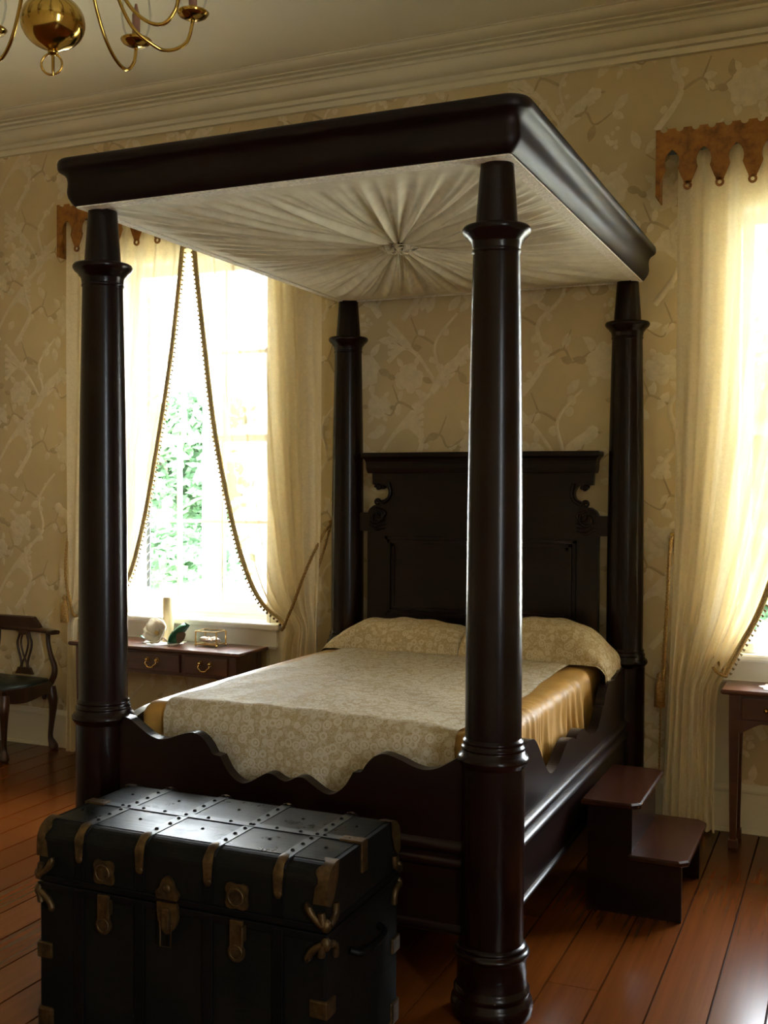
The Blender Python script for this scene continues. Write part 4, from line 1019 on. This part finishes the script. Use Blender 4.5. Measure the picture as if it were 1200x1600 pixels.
def rail_between(a, b, bow, z0, z1, th):
    m = MB(); n = 14; d = (b-a).normalized(); nn = Vector((d.y, -d.x, 0)); P = []
    for k in range(n+1):
        u = k/n; c = a.lerp(b, u)+nn*bow*math.sin(PI*u); dz = -.012*math.sin(2*PI*u)
        P.append([(c.x+nn.x*th, c.y+nn.y*th, z0+dz), (c.x+nn.x*th, c.y+nn.y*th, z1), (c.x-nn.x*th, c.y-nn.y*th, z1), (c.x-nn.x*th, c.y-nn.y*th, z0+dz)])
    m.grid(P, False, closed_v=True); return m
rail_between(Lc, Fc, .045, .355, .435, .016).build('seat_rail', CHAIRW, ch)
rail_between(Fc, Rc, .045, .355, .435, .016).build('seat_rail', CHAIRW, ch)
rail_between(Rc, Bc, .0, .365, .435, .016).build('seat_rail', CHAIRW, ch)
rail_between(Bc, Lc, .0, .365, .435, .016).build('seat_rail', CHAIRW, ch)
cs = (Fc+Rc+Bc+Lc)/4; ring = []
for a, b, bo in ((Lc, Fc, .04), (Fc, Rc, .04), (Rc, Bc, -.01), (Bc, Lc, -.01)):
    d = (b-a).normalized(); nn = Vector((d.y, -d.x, 0))
    for k in range(8): ring.append(a.lerp(b, k/8)+nn*bo*math.sin(PI*k/8))
P = [[(cs.x+(p.x-cs.x)*f, cs.y+(p.y-cs.y)*f, z) for p in ring] for f, z in ((.97, .425), (.97, .438), (.93, .452), (.75, .462), (.4, .468), (.02, .47))]
MB().grid(P, True, closed_v=True).build('seat', GREENL, ch)
# posts, splats, arm bow
for c, o in ((Rc, (1, -.1)), (Bc, (-.7, .3)), (Lc, (-1, -.2))):
    o = Vector((*o, 0)).normalized()
    pts = cr([(c.x, c.y, .42, .020), (c.x+o.x*.030, c.y+o.y*.03, .475, .020), (c.x+o.x*.032, c.y+o.y*.03, .53, .018), (c.x+o.x*.0, c.y, .60, .015), (c.x-o.x*.022, c.y-o.y*.02, .68, .014), (c.x-o.x*.022, c.y-o.y*.02, .745, .016)], 5)
    if c is Bc: pts = [(p[0]+.02, p[1]-.02, p[2], p[3]) for p in pts]
    MB().tube([p[:3] for p in pts], [p[3] for p in pts], 10).build('arm_post', CHAIRW, ch)
bow = cr([(Rc.x+.075, Rc.y-.045), (Rc.x-.01, Rc.y-.01), (-4.80, 5.462), (-4.97, 5.472), (-5.13, 5.462), (-5.165, 5.40), (-5.175, 5.25), (Lc.x-.015, Lc.y+.0), (Lc.x-.05, Lc.y-.07)], 7)
P = []; n = len(bow)
for i, (x_, y_) in enumerate(bow):
    a = bow[max(i-1, 0)]; b = bow[min(i+1, n-1)]; d = Vector((b[0]-a[0], b[1]-a[1], 0)).normalized(); nn = Vector((d.y, -d.x, 0))
    w = .026 if 4 < i < n-5 else .032
    P.append([(x_+nn.x*w*q, y_+nn.y*w*q, z) for q, z in ((-1, .750), (-.9, .762), (0, .768), (.9, .762), (1, .750), (.8, .738), (-.8, .738))])
m = MB().grid(P, True, closed_v=True); m.add(P[0], [tuple(range(7))]); m.add(P[-1], [tuple(range(7))]); m.build('arm_bow', CHAIRW, ch)
P = []
for i, (x_, y_) in enumerate(bow[12:45]):
    a = bow[11+i]; b = bow[13+i]; d = Vector((b[0]-a[0], b[1]-a[1], 0)).normalized(); nn = Vector((d.y, -d.x, 0)); e = min(1, min(i, 32-i)/3); h = .775+.052*e
    P.append([(x_+nn.x*t, y_+nn.y*t, z) for t, z in ((-.016, .764), (-.017, h), (.010, h+.006*e), (.014, .764))])
m = MB().grid(P, False, closed_v=True); m.add(P[0], [(0, 1, 2, 3)]); m.add(P[-1], [(0, 1, 2, 3)]); m.build('crest_rail', CHAIRW, ch)
def splat(c, d):
    m = MB(); d = Vector((*d, 0)).normalized()
    def pt(u, z): return (c[0]+d.x*u, c[1]+d.y*u, z)
    for s in (-1, 1):
        m.tube([pt(*q) for q in cr([(s*.030, .745), (s*.046, .70), (s*.058, .665), (s*.052, .62), (s*.032, .56), (s*.026, .52), (s*.05, .475)], 5)], .0075, 6)
        m.tube([pt(*q) for q in cr([(s*.010, .735), (s*.026, .69), (s*.028, .65), (s*.012, .59), (-s*.014, .54), (-s*.022, .50), (-s*.016, .478)], 5)], .0065, 6)
    m.tube([pt(*q) for q in cr([(-.03, .715), (-.018, .728), (0, .722), (.018, .728), (.03, .715)], 4)], .009, 6)
    a = [pt(-.072, .462), pt(.072, .462), pt(.048, .505), pt(-.048, .505)]; nn = Vector((d.y, -d.x, 0))*.008
    v = [Vector(p)+nn for p in a]+[Vector(p)-nn for p in a]; m.add(v, [(0, 1, 2, 3), (7, 6, 5, 4), (0, 4, 5, 1), (1, 5, 6, 2), (2, 6, 7, 3), (3, 7, 4, 0)])
    a = [pt(-.045, .752), pt(.045, .752), pt(.035, .722), pt(-.035, .722)]; v = [Vector(p)+nn for p in a]+[Vector(p)-nn for p in a]; m.add(v, [(0, 1, 2, 3), (7, 6, 5, 4), (0, 4, 5, 1), (1, 5, 6, 2), (2, 6, 7, 3), (3, 7, 4, 0)])
    m.build('splat', CHAIRW, ch)
splat((-4.895, 5.455), (1, 0)); splat((-5.16, 5.27), (0, 1))

# ================================================================== CHANDELIER
cc = Vector((-1.817, 2.130, 2.807))
cl = thing('chandelier', (cc.x, cc.y, cc.z), 'polished brass chandelier with curved arms hanging from the ceiling', 'chandelier')
ballp = [(.006, -.072)]+[(.077*math.sin(PI*k/20), -.066*math.cos(PI*k/20)) for k in range(2, 19)]+[(.020, .064), (.022, .075)]
MB().lathe(ballp, cc.x, cc.y, cc.z, 40).build('ball', BRASS, cl)
MB().lathe([(.020, .07), (.028, .08), (.018, .09), (.016, .12), (.032, .135), (.036, .15), (.032, .165), (.015, .18), (.012, .26), (.022, .28), (.030, .30), (.022, .32), (.010, .34), (.010, .42)], cc.x, cc.y, cc.z, 28).build('stem', BRASS, cl)
rc_ = cc+Vector((-.004, 0, -.101)); vx = r2
m = MB(); m.tube([rc_+vx*(.0255*math.cos(2*PI*k/28))+Vector((0, 0, .0255*math.sin(2*PI*k/28))) for k in range(28)], .0028, 8, True); m.tube([cc+Vector((0, 0, -.064)), cc+Vector((0, 0, -.118)), cc+Vector((0, 0, -.130))], [.0042, .0036, .001], 8); m.ball((cc.x, cc.y, cc.z-.073), .013, .013, .008, 12, 8)
m.build('ring_finial', BRASS, cl)
def arm_curve(rc, zc, rb, zb): return cr([(.030, .150), (.055, .215), (.095, .235), (.130, .185), (.155, .105), (.195, .030), (rb-.045, zb+.008), (rb-.004, zb), (lerp(rb, rc, .72), zb+.03), (rc, zc-.010)], 7)
TA, TB = (.319, .064, .284, -.018), (.355, .087, .292, -.013)
for deg, tier in ((16, TA), (52, TB), (88, TA), (160, TA), (196, TB), (232, TA), (268, TB), (304, TA), (340, TB)):
    th = math.radians(deg); c, s_ = math.cos(th), math.sin(th); rc2, zc2 = tier[:2]
    am = MB().tube([(cc.x+r*c, cc.y+r*s_, cc.z+z) for r, z in arm_curve(*tier)], .0048, 8).build('arm', BRASS, cl)
    ex, ey, ez = cc.x+rc2*c, cc.y+rc2*s_, cc.z+zc2-.008
    MB().lathe([(.006, 0), (.020, .002), (.036, .010), (.042, .018), (.040, .020), (.030, .014), (.016, .012), (.015, .03), (.0125, .034)], ex, ey, ez, 24, cap=False).build('candle_cup', BRASS, am)
    MB().lathe([(.011, .012), (.011, .085), (.006, .10), (.003, .115)], ex, ey, ez, 14).build('candle_sleeve', SLEEVE, am)
    MB().lathe([(.024, .018), (.036, .05), (.041, .085), (.036, .13), (.028, .17), (.027, .21)], ex, ey, ez, 24, cap=False).build('glass_chimney', CLEARG, am)
m = MB(); z = cc.z+.42; k = 0
while z < ZC-.06:
    a = r2 if k % 2 else Vector((-r2.y, r2.x, 0)); m.tube([Vector((cc.x, cc.y, z+.016))+a*(.009*math.cos(2*PI*q/10))+Vector((0, 0, .020*math.sin(2*PI*q/10))) for q in range(10)], .002, 5, True); z += .030; k += 1
m.build('chain', BRASS, cl)
MB().lathe([(.010, -.06), (.05, -.035), (.062, -.012), (.064, 0)], cc.x, cc.y, ZC, 24).build('ceiling_rose', BRASS, cl)
